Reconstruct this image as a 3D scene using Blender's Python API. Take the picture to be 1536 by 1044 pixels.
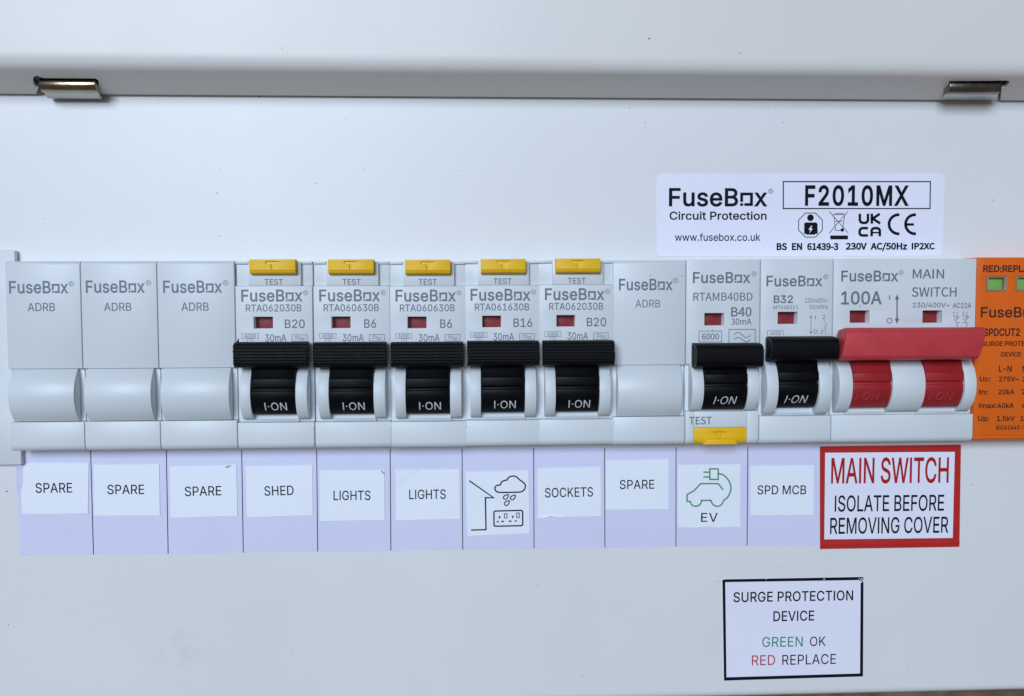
import bpy, bmesh, math, random
from mathutils import Matrix, Vector
from mathutils.geometry import delaunay_2d_cdt

for _o in list(bpy.data.objects):
    bpy.data.objects.remove(_o, do_unlink=True)
SC = bpy.context.scene
COL = SC.collection
rnd = random.Random(7)

# ------------------------------------------------------------------ camera
# Working units are millimetres: u = right along the row, v = up, w = out of the panel
# (panel face w = 0).  Blender: X = u, Y = -w, Z = v, in metres.
F_PX = 1400.0
CAM = (109.345777, 13.5751945, 231.594122)
ROT = (-0.0532724874, -0.04554076, -0.00314525636)


def basis(rx, ry, rz):
    m = Matrix.Rotation(rz, 3, 'Z') @ Matrix.Rotation(ry, 3, 'Y') @ Matrix.Rotation(rx, 3, 'X')
    return m


CM = basis(*ROT)


def B(u, v, w):
    return Vector((u * .001, -w * .001, v * .001))


def at(px, py, w):
    """the point of the plane w that the pixel of the 1536 x 1044 photograph shows"""
    d = CM @ Vector(((px - 768) / F_PX, -(py - 522) / F_PX, -1.0))
    t = (w - CAM[2]) / d[2]
    return (CAM[0] + t * d[0], CAM[1] + t * d[1])


cam_d = bpy.data.cameras.new('camera')
cam = bpy.data.objects.new('camera', cam_d)
COL.objects.link(cam)
cols = [CM.col[i] for i in range(3)]
cb = [Vector((c[0], -c[2], c[1])) for c in cols]
mw = Matrix.Identity(4)
for i in range(3):
    for j in range(3):
        mw[j][i] = cb[i][j]
mw.translation = B(*CAM)
cam.matrix_world = mw
cam_d.sensor_width = 36
cam_d.lens = F_PX / 1536 * 36
cam_d.clip_start = .005
cam_d.clip_end = 50
SC.camera = cam

# ------------------------------------------------------------------ light
SC.view_settings.view_transform = 'Standard'
SC.view_settings.look = 'None'
SC.view_settings.gamma = 1
SC.view_settings.exposure = 0
SC.view_settings.use_curve_mapping = False
world = bpy.data.worlds.new('World')
SC.world = world
world.use_nodes = True
bg = world.node_tree.nodes['Background']
bg.inputs[0].default_value = (1.0, 0.91, 0.78, 1)
bg.inputs[1].default_value = 0.105


def area(name, pos, target, size, power, color):
    d = bpy.data.lights.new(name, 'AREA')
    d.shape = 'RECTANGLE'
    d.size, d.size_y = size
    d.energy = power
    d.color = color
    o = bpy.data.objects.new(name, d)
    COL.objects.link(o)
    o.location = B(*pos)
    o.rotation_euler = (B(*target) - B(*pos)).to_track_quat('-Z', 'Y').to_euler()
    return o


area('window_light', (-640, 860, 2700), (120, -20, 0), (1.2, 1.1), 84, (0.665, 0.785, 0.95))


# ------------------------------------------------------------------ materials
def mat(name, color, rough=.5, metal=0, bump=0, bscale=1500, vary=0, vscale=40, specks=0, spec=.5, coat=0, extra=None):
    m = bpy.data.materials.new(name)
    m.use_nodes = True
    nt = m.node_tree
    p = nt.nodes['Principled BSDF']
    p.inputs['Roughness'].default_value = rough
    p.inputs['Metallic'].default_value = metal
    p.inputs['Specular IOR Level'].default_value = spec
    p.inputs['Coat Weight'].default_value = coat
    c4 = (*color, 1)
    p.inputs['Base Color'].default_value = c4
    tc = nt.nodes.new('ShaderNodeTexCoord')
    sock = None

    def noise(scale, detail=3, rough_=.55):
        n = nt.nodes.new('ShaderNodeTexNoise')
        n.inputs['Scale'].default_value = scale
        n.inputs['Detail'].default_value = detail
        n.inputs['Roughness'].default_value = rough_
        nt.links.new(tc.outputs['Object'], n.inputs['Vector'])
        return n

    def mix(fac, a, b):
        x = nt.nodes.new('ShaderNodeMix')
        x.data_type = 'RGBA'
        if hasattr(fac, 'is_output'):
            nt.links.new(fac, x.inputs[0])
        else:
            x.inputs[0].default_value = fac
        for s, v in ((6, a), (7, b)):
            if hasattr(v, 'is_output'):
                nt.links.new(v, x.inputs[s])
            else:
                x.inputs[s].default_value = v
        return x.outputs[2]

    def ramp(fac, lo, hi):
        r = nt.nodes.new('ShaderNodeMapRange')
        r.inputs[1].default_value = lo
        r.inputs[2].default_value = hi
        nt.links.new(fac, r.inputs[0])
        return r.outputs[0]

    if vary:
        n = noise(vscale, 4)
        dk = tuple(c * (1 - vary) for c in color) + (1,)
        lt = tuple(min(1, c * (1 + vary * .6)) for c in color) + (1,)
        sock = mix(ramp(n.outputs[0], .32, .68), dk, lt)
        rn = nt.nodes.new('ShaderNodeMapRange')
        rn.inputs[3].default_value = max(.05, rough - .1)
        rn.inputs[4].default_value = min(1, rough + .12)
        nt.links.new(n.outputs[0], rn.inputs[0])
        nt.links.new(rn.outputs[0], p.inputs['Roughness'])
    if specks:
        # specks of grit: a few cells of a cell pattern carry a tiny dark dot
        oi = nt.nodes.new('ShaderNodeObjectInfo')
        flat = nt.nodes.new('ShaderNodeSeparateXYZ')
        nt.links.new(tc.outputs['Object'], flat.inputs[0])
        co = nt.nodes.new('ShaderNodeCombineXYZ')
        shift = nt.nodes.new('ShaderNodeMath')
        shift.operation = 'MULTIPLY_ADD'
        nt.links.new(oi.outputs['Random'], shift.inputs[0])
        shift.inputs[1].default_value = .7
        nt.links.new(flat.outputs[0], shift.inputs[2])
        nt.links.new(shift.outputs[0], co.inputs[0])
        nt.links.new(flat.outputs[2], co.inputs[1])
        for sc, size, share in ((95, .020, specks), (260, .04, specks * .4)):
            v = nt.nodes.new('ShaderNodeTexVoronoi')
            v.voronoi_dimensions = '2D'
            v.inputs['Scale'].default_value = sc
            wn = noise(2300, 1)
            ad = nt.nodes.new('ShaderNodeVectorMath')
            ad.operation = 'MULTIPLY_ADD'
            nt.links.new(wn.outputs['Color'], ad.inputs[0])
            ad.inputs[1].default_value = (.00022, .00022, .0)
            nt.links.new(co.outputs[0], ad.inputs[2])
            nt.links.new(ad.outputs[0], v.inputs['Vector'])
            sep = nt.nodes.new('ShaderNodeSeparateColor')
            nt.links.new(v.outputs['Color'], sep.inputs[0])
            sz = nt.nodes.new('ShaderNodeMath')
            sz.operation = 'MULTIPLY'
            nt.links.new(sep.outputs[1], sz.inputs[0])
            sz.inputs[1].default_value = size
            a = nt.nodes.new('ShaderNodeMath')
            a.operation = 'LESS_THAN'
            nt.links.new(v.outputs['Distance'], a.inputs[0])
            nt.links.new(sz.outputs[0], a.inputs[1])
            b = nt.nodes.new('ShaderNodeMath')
            b.operation = 'LESS_THAN'
            nt.links.new(sep.outputs[0], b.inputs[0])
            b.inputs[1].default_value = share
            ab = nt.nodes.new('ShaderNodeMath')
            ab.operation = 'MULTIPLY'
            nt.links.new(a.outputs[0], ab.inputs[0])
            nt.links.new(b.outputs[0], ab.inputs[1])
            sock = mix(ab.outputs[0], sock if sock else c4, (.17, .15, .135, 1))
    if extra:
        sock = extra(nt, tc, sock if sock else c4, mix, ramp, noise)
    if sock is not None:
        nt.links.new(sock, p.inputs['Base Color'])
    if bump:
        n = noise(bscale, 2)
        bp = nt.nodes.new('ShaderNodeBump')
        bp.inputs['Strength'].default_value = bump
        bp.inputs['Distance'].default_value = .0003
        nt.links.new(n.outputs[0], bp.inputs['Height'])
        nt.links.new(bp.outputs[0], p.inputs['Normal'])
    return m


def panel_stains(nt, tc, base, mix, ramp, noise):
    # the brownish hand smudge low on the left of the cover and a faint rub mark
    def spot(u, v, r, col, base, amount):
        pos = B(u - 120, v, 0)
        d = nt.nodes.new('ShaderNodeVectorMath')
        d.operation = 'DISTANCE'
        nt.links.new(tc.outputs['Object'], d.inputs[0])
        d.inputs[1].default_value = pos
        n = noise(260, 5, .7)
        a = ramp(d.outputs['Value'], r * .001, r * .0001)
        b = ramp(n.outputs[0], .46, .68)
        m1 = nt.nodes.new('ShaderNodeMath')
        m1.operation = 'MULTIPLY'
        nt.links.new(a, m1.inputs[0])
        nt.links.new(b, m1.inputs[1])
        m2 = nt.nodes.new('ShaderNodeMath')
        m2.operation = 'MULTIPLY'
        nt.links.new(m1.outputs[0], m2.inputs[0])
        m2.inputs[1].default_value = amount
        return mix(m2.outputs[0], base, col)
    for (x, y, r, a) in ((272, 975, 8, .5), (298, 978, 7, .4), (252, 998, 9, .45), (270, 955, 5, .4), (525, 905, 6, .3), (160, 930, 7, .2)):
        u, v = at(x, y, 0)
        base = spot(u, v, r * 1.1, (.60, .54, .49, 1), base, a * .3)
    return base


M = {}
M['panel'] = mat('cream white powder coat', (.79, .79, .79), .40, bump=.085, bscale=1900, vary=.022, vscale=18, specks=.08, extra=panel_stains)
M['lid'] = mat('powder coat with warm light tint', (.785, .76, .73), .40, bump=.085, bscale=1900, vary=.022, vscale=20, specks=.04)  # same paint as the cover, with warmer light tinted into the colour
M['mod'] = mat('light grey polycarbonate', (.70, .74, .765), .48, bump=.05, bscale=4200, vary=.012, vscale=60, specks=.03)
M['blank'] = mat('light grey blank plastic', (.695, .735, .76), .4, bump=.10, bscale=3600, vary=.015, vscale=60, specks=.05)
M['filler'] = mat('light grey filler plastic', (.72, .75, .765), .5, bump=.06, bscale=3000, vary=.015)
M['black'] = mat('black nylon', (.0032, .0032, .0045), .5, spec=.12, bump=.25, bscale=2500, vary=.25, vscale=300)
M['edge_black'] = mat('lighter black edge', (.028, .028, .032), .5, vary=.4, vscale=400)  # bar end rims, coloured lighter than the bars
M['rotor'] = mat('black glossy toggle plastic', (.0032, .0035, .005), .4, spec=.16, bump=.12, bscale=3500, vary=.2, vscale=200)
M['red'] = mat('red toggle plastic', (.36, .016, .022), .42, spec=.4, bump=.10, bscale=2200, vary=.06, vscale=200)
M['redbar'] = mat('rough red toggle bar plastic', (.56, .050, .062), .4, spec=.4, bump=.22, bscale=1500, vary=.08, vscale=200)
M['redmark'] = mat('lit relief red', (.50, .05, .065), .45)  # paler red imitates light caught on the embossed letters
M['flag'] = mat('red flag plastic', (.24, .010, .014), .5, bump=.2, bscale=2500, vary=.2, vscale=600)
M['yellow'] = mat('yellow button plastic', (.90, .53, .012), .42, spec=.3, bump=.1, bscale=2500, vary=.04, vscale=150)
M['orange'] = mat('orange device plastic', (.82, .142, .010), .45, spec=.3, bump=.14, bscale=3000, vary=.03, vscale=80, specks=.03)
M['green'] = mat('green flag plastic', (.20, .44, .095), .35, vary=.08, vscale=200)
M['trim'] = mat('clear window rim', (.36, .25, .17), .15)
M['strip'] = mat('white circuit chart vinyl', (.72, .715, .92), .45, bump=.05, bscale=900, vary=.015, vscale=60)
M['paper'] = mat('white label tape', (.88, .92, 1.0), .42, bump=.14, bscale=420, vary=.012, vscale=90)
M['sticker'] = mat('white gloss vinyl sticker', (.86, .86, .98), .38, bump=.04, bscale=900, vary=.012, vscale=70)
M['warn_red'] = mat('red warning print', (.52, .020, .018), .4, bump=.06, bscale=900, vary=.06, vscale=70)
M['ink'] = mat('black print', (.006, .006, .012), .5, spec=.12)
M['ink_navy'] = mat('navy black print', (.005, .006, .016), .5, spec=.12)
M['ink_red'] = mat('red print', (.42, .014, .018), .5, spec=.2)
M['ink_pink'] = mat('thin red print', (.48, .05, .09), .5)
M['ink_green'] = mat('green print', (.05, .30, .11), .5)
M['ink_teal'] = mat('teal green print', (.015, .27, .17), .5)
M['ink_grey'] = mat('grey pad print', (.165, .175, .21), .55)
M['ink_grey2'] = mat('bluish grey pad print', (.165, .18, .235), .55)
M['ink_white'] = mat('white pad print', (.62, .62, .66), .5)
M['ink_brown'] = mat('dark pad print on orange', (.05, .010, .006), .55)
M['steel'] = mat('yellowed zinc steel', (.40, .335, .235), .24, metal=1, bump=.06, bscale=900, vary=.12, vscale=300)
M['steel_grey'] = mat('dulled grey steel', (.26, .24, .22), .3, metal=1, bump=.08, bscale=900, vary=.2, vscale=300)
M['zinc'] = mat('bright cut steel', (.48, .48, .47), .32, metal=1, bump=.1, bscale=900, vary=.1, vscale=300)
M['slot_shade'] = mat('dark slot shade', (.05, .052, .065), .5, bump=.1)  # dark colour that imitates the shade inside the hinge slots
M['dark'] = mat('dark interior', (.02, .018, .017), .7)
M['grime'] = mat('grey grime', (.38, .37, .39), .7)
M['board'] = mat('brown rough board', (.20, .145, .09), .85, bump=.8, bscale=90, vary=.45, vscale=110)


# ------------------------------------------------------------------ mesh helpers
class MB:
    """collects shapes in global millimetres; build() links them as ONE mesh object"""

    def __init__(s):
        s.v, s.f = [], []

    def add(s, vs, fs):
        n = len(s.v)
        s.v += [tuple(x) for x in vs]
        s.f += [tuple(i + n for i in f) for f in fs]
        return s

    def box(s, u0, u1, v0, v1, w0, w1):
        vs = [(u, v, w) for w in (w0, w1) for v in (v0, v1) for u in (u0, u1)]
        return s.add(vs, [(0, 2, 3, 1), (4, 5, 7, 6), (0, 1, 5, 4), (2, 6, 7, 3), (0, 4, 6, 2), (1, 3, 7, 5)])

    def hexa(s, b, t):
        """eight corners: four of one end, four of the other, same turn"""
        return s.add(list(b) + list(t), [(0, 3, 2, 1), (4, 5, 6, 7), (0, 1, 5, 4), (1, 2, 6, 5), (2, 3, 7, 6), (3, 0, 4, 7)])

    def sweep(s, prof, u0, u1, ends=None):
        """closed (v, w) profile swept along u; ends(v, w) -> (du0, du1) moves the ends"""
        n = len(prof)
        e = [(ends(v, w) if ends else (0, 0)) for v, w in prof]
        vs = [(u0 + d[0], v, w) for (v, w), d in zip(prof, e)] + [(u1 + d[1], v, w) for (v, w), d in zip(prof, e)]
        fs = [(i, (i + 1) % n, n + (i + 1) % n, n + i) for i in range(n)]
        fs += [tuple(range(n))[::-1], tuple(range(n, 2 * n))]
        return s.add(vs, fs)

    def prism(s, poly, w0, w1):
        n = len(poly)
        vs = [(u, v, w0) for u, v in poly] + [(u, v, w1) for u, v in poly]
        fs = [(i, (i + 1) % n, n + (i + 1) % n, n + i) for i in range(n)]
        fs += [tuple(range(n))[::-1], tuple(range(n, 2 * n))]
        return s.add(vs, fs)

    def plate(s, u0, u1, v0, v1, w0, w1, holes=()):
        """slab with rectangular through holes"""
        us = sorted({u0, u1} | {x for h in holes for x in h[:2]})
        vs_ = sorted({v0, v1} | {x for h in holes for x in h[2:]})
        us = [x for x in us if u0 <= x <= u1]
        vs_ = [x for x in vs_ if v0 <= x <= v1]
        nu, nv = len(us), len(vs_)
        P = [(u, v, w) for w in (w0, w1) for v in vs_ for u in us]

        def id_(i, j, k):
            return k * nu * nv + j * nu + i

        def hole(i, j):
            if i < 0 or j < 0 or i >= nu - 1 or j >= nv - 1:
                return True
            cu, cv = (us[i] + us[i + 1]) / 2, (vs_[j] + vs_[j + 1]) / 2
            return any(h[0] < cu < h[1] and h[2] < cv < h[3] for h in holes)
        fs = []
        for i in range(nu - 1):
            for j in range(nv - 1):
                if hole(i, j):
                    continue
                fs.append((id_(i, j, 1), id_(i + 1, j, 1), id_(i + 1, j + 1, 1), id_(i, j + 1, 1)))
                fs.append((id_(i, j, 0), id_(i, j + 1, 0), id_(i + 1, j + 1, 0), id_(i + 1, j, 0)))
                for (di, dj, a, b) in ((-1, 0, (i, j + 1), (i, j)), (1, 0, (i + 1, j), (i + 1, j + 1)), (0, -1, (i, j), (i + 1, j)), (0, 1, (i + 1, j + 1), (i, j + 1))):
                    if hole(i + di, j + dj):
                        fs.append((id_(*a, 0), id_(*b, 0), id_(*b, 1), id_(*a, 1)))
        return s.add(P, fs)

    def tube(s, c0, c1, r, n=20):
        a, b = Vector(c0), Vector(c1)
        d = (b - a).normalized()
        x = d.orthogonal().normalized()
        y = d.cross(x)
        ring = [x * math.cos(2 * math.pi * k / n) * r + y * math.sin(2 * math.pi * k / n) * r for k in range(n)]
        vs = [a + q for q in ring] + [b + q for q in ring]
        fs = [(i, (i + 1) % n, n + (i + 1) % n, n + i) for i in range(n)] + [tuple(range(n))[::-1], tuple(range(n, 2 * n))]
        return s.add(vs, fs)

    def build(s, name, m, parent=None, bevel=0, seg=2, angle=35, origin=(0, 0, 0), smooth=True, clean=True):
        if parent is not None:
            origin = tuple(parent['_o'])
        bm = bmesh.new()
        bv = [bm.verts.new(B(v[0] - origin[0], v[1] - origin[1], v[2] - origin[2])) for v in s.v]
        for f in s.f:
            try:
                bm.faces.new([bv[i] for i in f])
            except ValueError:
                pass
        if clean:
            bmesh.ops.remove_doubles(bm, verts=bm.verts[:], dist=1e-7)
            bmesh.ops.recalc_face_normals(bm, faces=bm.faces[:])
        if bevel:
            es = [e for e in bm.edges if len(e.link_faces) == 2 and e.calc_face_angle(0) > math.radians(angle)]
            bmesh.ops.bevel(bm, geom=es, offset=bevel * .001, segments=seg, profile=.5, affect='EDGES', clamp_overlap=True)
        me = bpy.data.meshes.new(name)
        bm.to_mesh(me)
        bm.free()
        if smooth:
            for p in me.polygons:
                p.use_smooth = True
            me.set_sharp_from_angle(angle=math.radians(40))
        me.materials.append(m)
        o = bpy.data.objects.new(name, me)
        COL.objects.link(o)
        if parent is not None:
            o.parent = parent
        else:
            o.location = B(*origin)
        return o


def thing(name, label, cat, origin, group=None):
    o = bpy.data.objects.new(name, None)
    COL.objects.link(o)
    o.empty_display_size = .005
    o.location = B(*origin)
    o['_o'] = origin
    o['label'], o['category'] = label, cat
    if group:
        o['group'] = group
    return o


def sub(o):
    """lets a part carry sub-parts built in the same global millimetres"""
    p = o.parent
    o['_o'] = tuple(p['_o'])
    return o


def arc(v0, v1, w, sag, n=12):
    """points of a shallow arc bulging towards +w from v0 to v1"""
    c = abs(v1 - v0)
    r = (c * c / 4 + sag * sag) / (2 * sag)
    out = []
    a = math.asin(min(1, c / 2 / r))
    for k in range(n + 1):
        t = -a + 2 * a * k / n
        out.append(((v0 + v1) / 2 + (1 if v1 > v0 else -1) * r * math.sin(t), w + sag - r + r * math.cos(t)))
    return out


# ------------------------------------------------------------------ lettering
GLYPHS = {
 'A': {
  '-': (453, ("337 244 337 188 114 188 114 244",)),
  '.': (188, ("95 -4 78 -1 63 9 53 24 50 41 53 59 63 73 78 83 95 87 113 83 128 73 138 59 141 41 138 24 128 9 113 -1",)),
  '/': (249, ("235 533 71 -76 14 -76 178 533",)),
  '0': (453, ("227 -7 174 1 130 24 95 62 69 113 53 178 48 254 53 330 69 395 95 447 130 484 174 508 227 516 279 508 323 484 358 447 384 395 400 330 405 254 400 178 384 113 359 62 323 24 279 1","227 50 261 56 290 74 313 103 330 144 340 194 344 254 340 314 330 365 313 405 290 435 261 453 227 460 192 453 163 435 140 405 123 365 113 314 109 254 113 194 123 144 140 103 163 74 192 56",)),
  '1': (453, ("76 0 76 55 391 55 391 0","276 509 276 0 212 0 212 448 209 448 86 358 86 427 198 509",)),
  '2': (453, ("64 0 64 47 234 229 282 282 311 327 318 348 320 371 317 397 308 419 293 436 273 449 250 457 224 460 196 457 172 447 153 433 139 413 130 390 127 362 66 362 71 405 86 442 111 473 143 496 182 511 225 516 268 511 306 497 337 474 361 445 376 411 381 372 378 345 371 318 357 290 336 259 267 180 153 60 153 57 389 57 389 0",)),
  '3': (453, ("218 -7 173 -3 133 10 98 30 70 57 52 91 44 132 109 132 115 107 126 87 144 71 165 59 191 52 219 50 248 53 275 61 297 74 315 93 325 116 329 145 326 172 316 196 299 217 275 234 242 244 201 248 157 248 157 299 288 448 288 452 70 452 70 509 372 509 372 461 211 278 211 289 264 288 308 276 344 253 371 222 387 186 393 145 387 103 370 66 344 36 309 12 266 -2",)),
  '4': (453, ("40 105 40 158 247 509 311 509 109 166 109 163 413 163 413 105","282 0 282 121 282 146 282 318 343 318 343 0",)),
  '5': (453, ("221 -7 178 -2 140 11 108 32 83 60 66 93 60 130 122 130 127 108 138 89 154 73 173 60 196 52 221 50 250 53 276 64 298 82 314 104 324 131 328 162 324 193 314 221 297 244 275 262 248 273 218 277 167 268 145 258 128 246 67 253 96 509 366 509 366 452 151 452 134 301 136 301 155 315 178 325 203 331 229 334 263 330 294 321 321 306 345 285 364 260 379 231 388 199 391 163 385 117 369 76 343 41 309 15 268 -1",)),
  '6': (453, ("226 -7 182 -1 142 15 109 40 84 74 69 115 64 162 68 199 80 239 102 285 137 340 252 509 322 509 151 261 145 261 165 288 196 307 235 314 278 309 316 295 346 271 370 240 384 201 389 157 384 112 368 73 343 39 310 14 271 -2","226 48 254 52 279 63 299 79 314 101 324 128 327 157 324 187 314 213 299 235 279 251 254 262 226 265 198 262 174 252 153 235 138 214 128 188 125 158 128 128 138 102 153 79 174 63 198 52",)),
  '7': (453, ("97 0 323 448 323 452 62 452 62 509 391 509 391 449 165 0",)),
  '8': (453, ("226 -7 178 -2 136 11 101 33 74 62 57 96 52 135 55 166 65 195 81 220 101 241 125 256 153 265 153 267 119 282 93 308 76 342 70 380 75 417 90 450 114 477 146 498 184 511 226 516 269 511 306 498 337 477 361 450 377 417 382 380 376 342 359 308 333 282 300 267 300 265 327 256 351 241 372 220 387 195 397 166 401 135 395 96 378 62 352 33 317 11 275 -2","226 49 258 52 285 60 307 74 323 91 333 113 337 139 333 165 322 189 305 208 283 223 256 232 226 235 196 232 169 223 147 208 130 189 119 165 115 139 119 113 129 91 145 74 167 60 195 52","226 290 252 292 274 300 293 313 307 330 316 351 319 376 316 399 308 420 294 437 275 449 252 457 226 460 200 457 177 449 159 437 145 420 136 399 133 376 136 351 145 330 159 313 178 300 201 292",)),
  '9': (453, ("226 516 271 510 310 494 343 468 368 434 384 393 389 347 385 309 373 270 350 224 315 168 200 0 130 0 301 248 307 248 287 221 257 202 218 195 175 199 137 214 106 237 83 269 68 307 64 352 69 397 85 436 110 469 143 494 182 510","226 460 199 457 174 446 154 429 138 407 129 381 125 352 129 322 138 295 154 274 174 257 199 247 226 243 254 247 279 257 299 273 314 295 324 321 327 350 324 381 314 407 299 429 279 446 254 457",)),
  ':': (188, ("95 -4 78 -1 63 9 53 24 50 41 53 59 63 73 78 83 95 87 113 83 128 73 138 59 141 41 138 24 128 9 113 -1","95 271 78 274 63 284 53 299 50 316 53 334 63 349 78 359 95 362 113 359 128 349 138 334 141 316 138 299 128 284 113 274",)),
  'A': (480, ("16 0 201 509 276 509 463 0 395 0 287 302 264 372 232 478 245 478 213 371 191 302 85 0","110 142 110 199 370 199 370 142",)),
  'B': (456, ("60 0 60 509 241 509 289 504 329 491 359 469 381 442 394 410 398 374 395 344 387 320 373 301 356 286 315 267 315 262 339 257 363 245 385 227 402 203 414 173 418 136 413 100 400 67 377 39 344 18 301 4 247 0","125 57 245 57 296 63 330 80 349 105 355 137 352 161 342 184 327 203 306 218 279 228 248 231 125 231","125 285 238 285 265 288 288 296 308 309 323 326 333 348 336 372 330 403 313 429 283 446 240 452 125 452",)),
  'C': (510, ("267 -7 205 1 150 25 104 63 70 115 48 179 40 254 48 329 70 393 104 445 150 484 205 508 267 516 305 513 340 504 373 490 402 471 427 447 448 418 463 385 473 348 408 348 401 373 389 395 357 428 315 449 267 456 223 450 184 432 150 403 125 364 109 314 103 254 109 194 125 145 151 105 184 76 223 59 267 53 315 60 357 81 389 114 408 160 473 160 463 124 448 91 428 62 402 38 373 19 341 5 305 -4",)),
  'D': (502, ("219 0 96 0 96 57 215 57 272 63 318 81 354 110 379 149 394 198 399 255 394 312 379 361 354 399 320 428 275 446 221 452 93 452 93 509 225 509 294 501 353 478 399 441 433 391 455 329 462 255 455 181 433 119 398 68 351 31 291 8","125 509 125 0 60 0 60 509",)),
  'E': (419, ("60 0 60 509 372 509 372 452 125 452 125 286 355 286 355 229 125 229 125 57 375 57 375 0",)),
  'F': (410, ("60 0 60 509 369 509 369 452 125 452 125 278 346 278 346 221 125 221 125 0",)),
  'G': (520, ("269 -7 205 1 149 25 104 64 69 116 47 179 40 254 47 329 69 393 103 445 149 484 203 508 265 516 304 513 340 504 374 489 403 469 429 445 449 416 465 384 474 349 408 349 387 393 356 427 315 448 265 456 222 450 183 432 150 404 125 364 109 314 103 254 109 194 125 145 151 105 184 76 224 59 269 53 309 57 345 71 374 93 396 123 410 160 415 202 434 199 283 199 283 256 478 256 478 200 471 141 451 91 419 50 377 19 326 0",)),
  'H': (517, ("60 0 60 509 125 509 125 289 392 289 392 509 457 509 457 0 392 0 392 232 125 232 125 0",)),
  'I': (190, ("62 0 62 509 128 509 128 0",)),
  'K': (467, ("104 145 104 216 139 261 174 303 212 344 364 509 448 509 231 276 228 276","60 0 60 509 125 509 125 334 124 225 125 193 125 0","372 0 188 259 228 309 449 0",)),
  'L': (393, ("60 0 60 509 125 509 125 57 361 57 361 0",)),
  'M': (628, ("60 0 60 509 152 509 277 187 287 159 299 123 311 84 322 49 307 49 318 83 330 121 342 158 352 187 476 509 568 509 568 0 504 0 504 291 504 327 505 369 506 413 507 457 513 457 498 409 482 363 467 322 456 291 342 0 286 0 170 291 159 321 145 361 129 408 112 457 119 457 120 416 121 372 122 328 122 291 122 0",)),
  'N': (523, ("60 0 60 509 136 509 343 183 363 151 388 107 414 55 405 54 401 108 399 157 399 195 399 509 463 509 463 0 387 0 202 290 177 331 148 381 108 452 119 454 122 384 124 328 125 291 125 0",)),
  'O': (533, ("267 -7 205 1 150 25 105 63 70 115 48 179 40 254 48 329 70 393 105 445 150 484 205 508 267 516 329 508 384 484 429 445 464 393 486 329 493 254 486 179 464 115 429 63 384 25 329 1","267 53 310 59 349 76 383 105 408 144 425 194 430 254 425 314 408 365 383 404 349 433 310 450 267 456 223 450 184 433 151 404 125 364 109 314 103 254 109 194 125 144 151 105 184 76 223 59",)),
  'P': (445, ("60 0 60 509 235 509 289 503 332 487 366 462 390 430 404 391 409 348 404 304 390 265 366 233 332 207 289 191 235 186 109 186 109 242 233 242 269 246 297 256 318 272 333 294 342 319 344 348 342 376 333 402 318 423 297 439 268 449 232 452 125 452 125 0",)),
  'R': (449, ("60 0 60 509 236 509 290 504 333 489 367 465 390 433 405 395 409 352 405 309 390 271 367 240 333 217 289 203 236 198 96 198 96 255 234 255 269 258 298 267 319 281 334 300 342 324 345 352 342 380 334 405 319 425 298 440 269 449 233 452 125 452 125 0","353 0 230 229 303 229 428 0",)),
  'S': (447, ("224 -9 172 -4 128 9 91 31 64 60 46 96 38 137 104 137 110 110 123 88 142 71 166 59 194 52 224 49 257 52 286 60 311 74 329 92 341 114 346 139 342 161 332 179 316 193 296 205 245 222 184 239 128 260 86 289 60 326 52 372 58 413 75 448 102 476 138 498 180 511 227 516 275 511 316 498 351 476 377 449 394 415 401 378 337 378 326 412 302 437 267 453 225 459 194 456 167 448 145 435 129 418 118 398 115 376 119 352 131 334 148 319 169 308 212 293 264 279 312 264 359 238 379 220 395 198 405 171 408 139 403 99 386 64 360 34 323 11 278 -4",)),
  'T': (449, ("32 452 32 509 417 509 417 452 257 452 257 0 193 0 193 452",)),
  'U': (517, ("259 -8 203 -2 154 15 114 43 85 80 66 124 60 173 60 509 124 509 124 178 128 144 141 113 160 87 187 68 220 56 259 52 298 56 331 68 357 87 377 113 389 144 393 178 393 509 457 509 457 173 451 124 433 80 403 43 363 15 315 -2",)),
  'V': (480, ("204 0 16 509 84 509 192 206 215 137 248 31 235 31 267 138 290 206 395 509 463 509 278 0",)),
  'W': (686, ("155 0 16 509 82 509 163 196 175 145 187 94 197 40 189 40 200 94 211 145 224 196 306 509 380 509 462 196 474 145 486 94 497 40 488 40 499 94 510 145 523 196 603 509 670 509 530 0 455 0 368 323 351 391 336 475 350 475 335 395 318 323 230 0",)),
  'X': (474, ("18 0 217 284 217 236 29 509 104 509 178 400 204 361 223 329 243 292 232 292 252 329 272 361 298 400 374 509 446 509 259 239 259 287 456 0 382 0 292 129 268 165 250 195 230 231 244 231 225 196 206 166 182 129 91 0",)),
  'a': (389, ("160 -9 126 -5 94 5 68 22 48 45 35 73 30 108 34 138 43 161 58 179 78 193 125 211 178 220 234 227 265 235 273 243 276 255 276 257 273 279 267 297 256 311 240 322 220 329 196 331 171 329 149 322 118 301 100 274 41 291 57 322 79 346 104 364 133 375 163 382 194 384 239 379 286 360 306 343 322 320 333 290 337 251 337 0 277 0 277 52 272 52 252 25 215 1 190 -6","170 45 202 49 228 59 248 74 263 93 272 115 276 138 276 190 259 182 231 176 200 171 175 168 134 159 117 150 103 139 95 124 92 105 94 87 102 72 114 61 130 52",)),
  'b': (424, ("229 -8 198 -5 172 4 138 31 118 59 112 59 112 0 53 0 53 509 114 509 114 319 118 319 137 346 171 373 197 381 229 384 274 378 313 361 345 332 370 293 385 245 390 189 385 133 370 84 346 45 313 16 274 -2","220 47 253 51 279 66 301 88 316 117 325 151 328 189 325 227 316 261 301 290 280 311 253 325 220 330 188 325 161 312 140 291 125 263 116 229 113 189 116 150 125 115 140 86 162 65 188 51",)),
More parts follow.
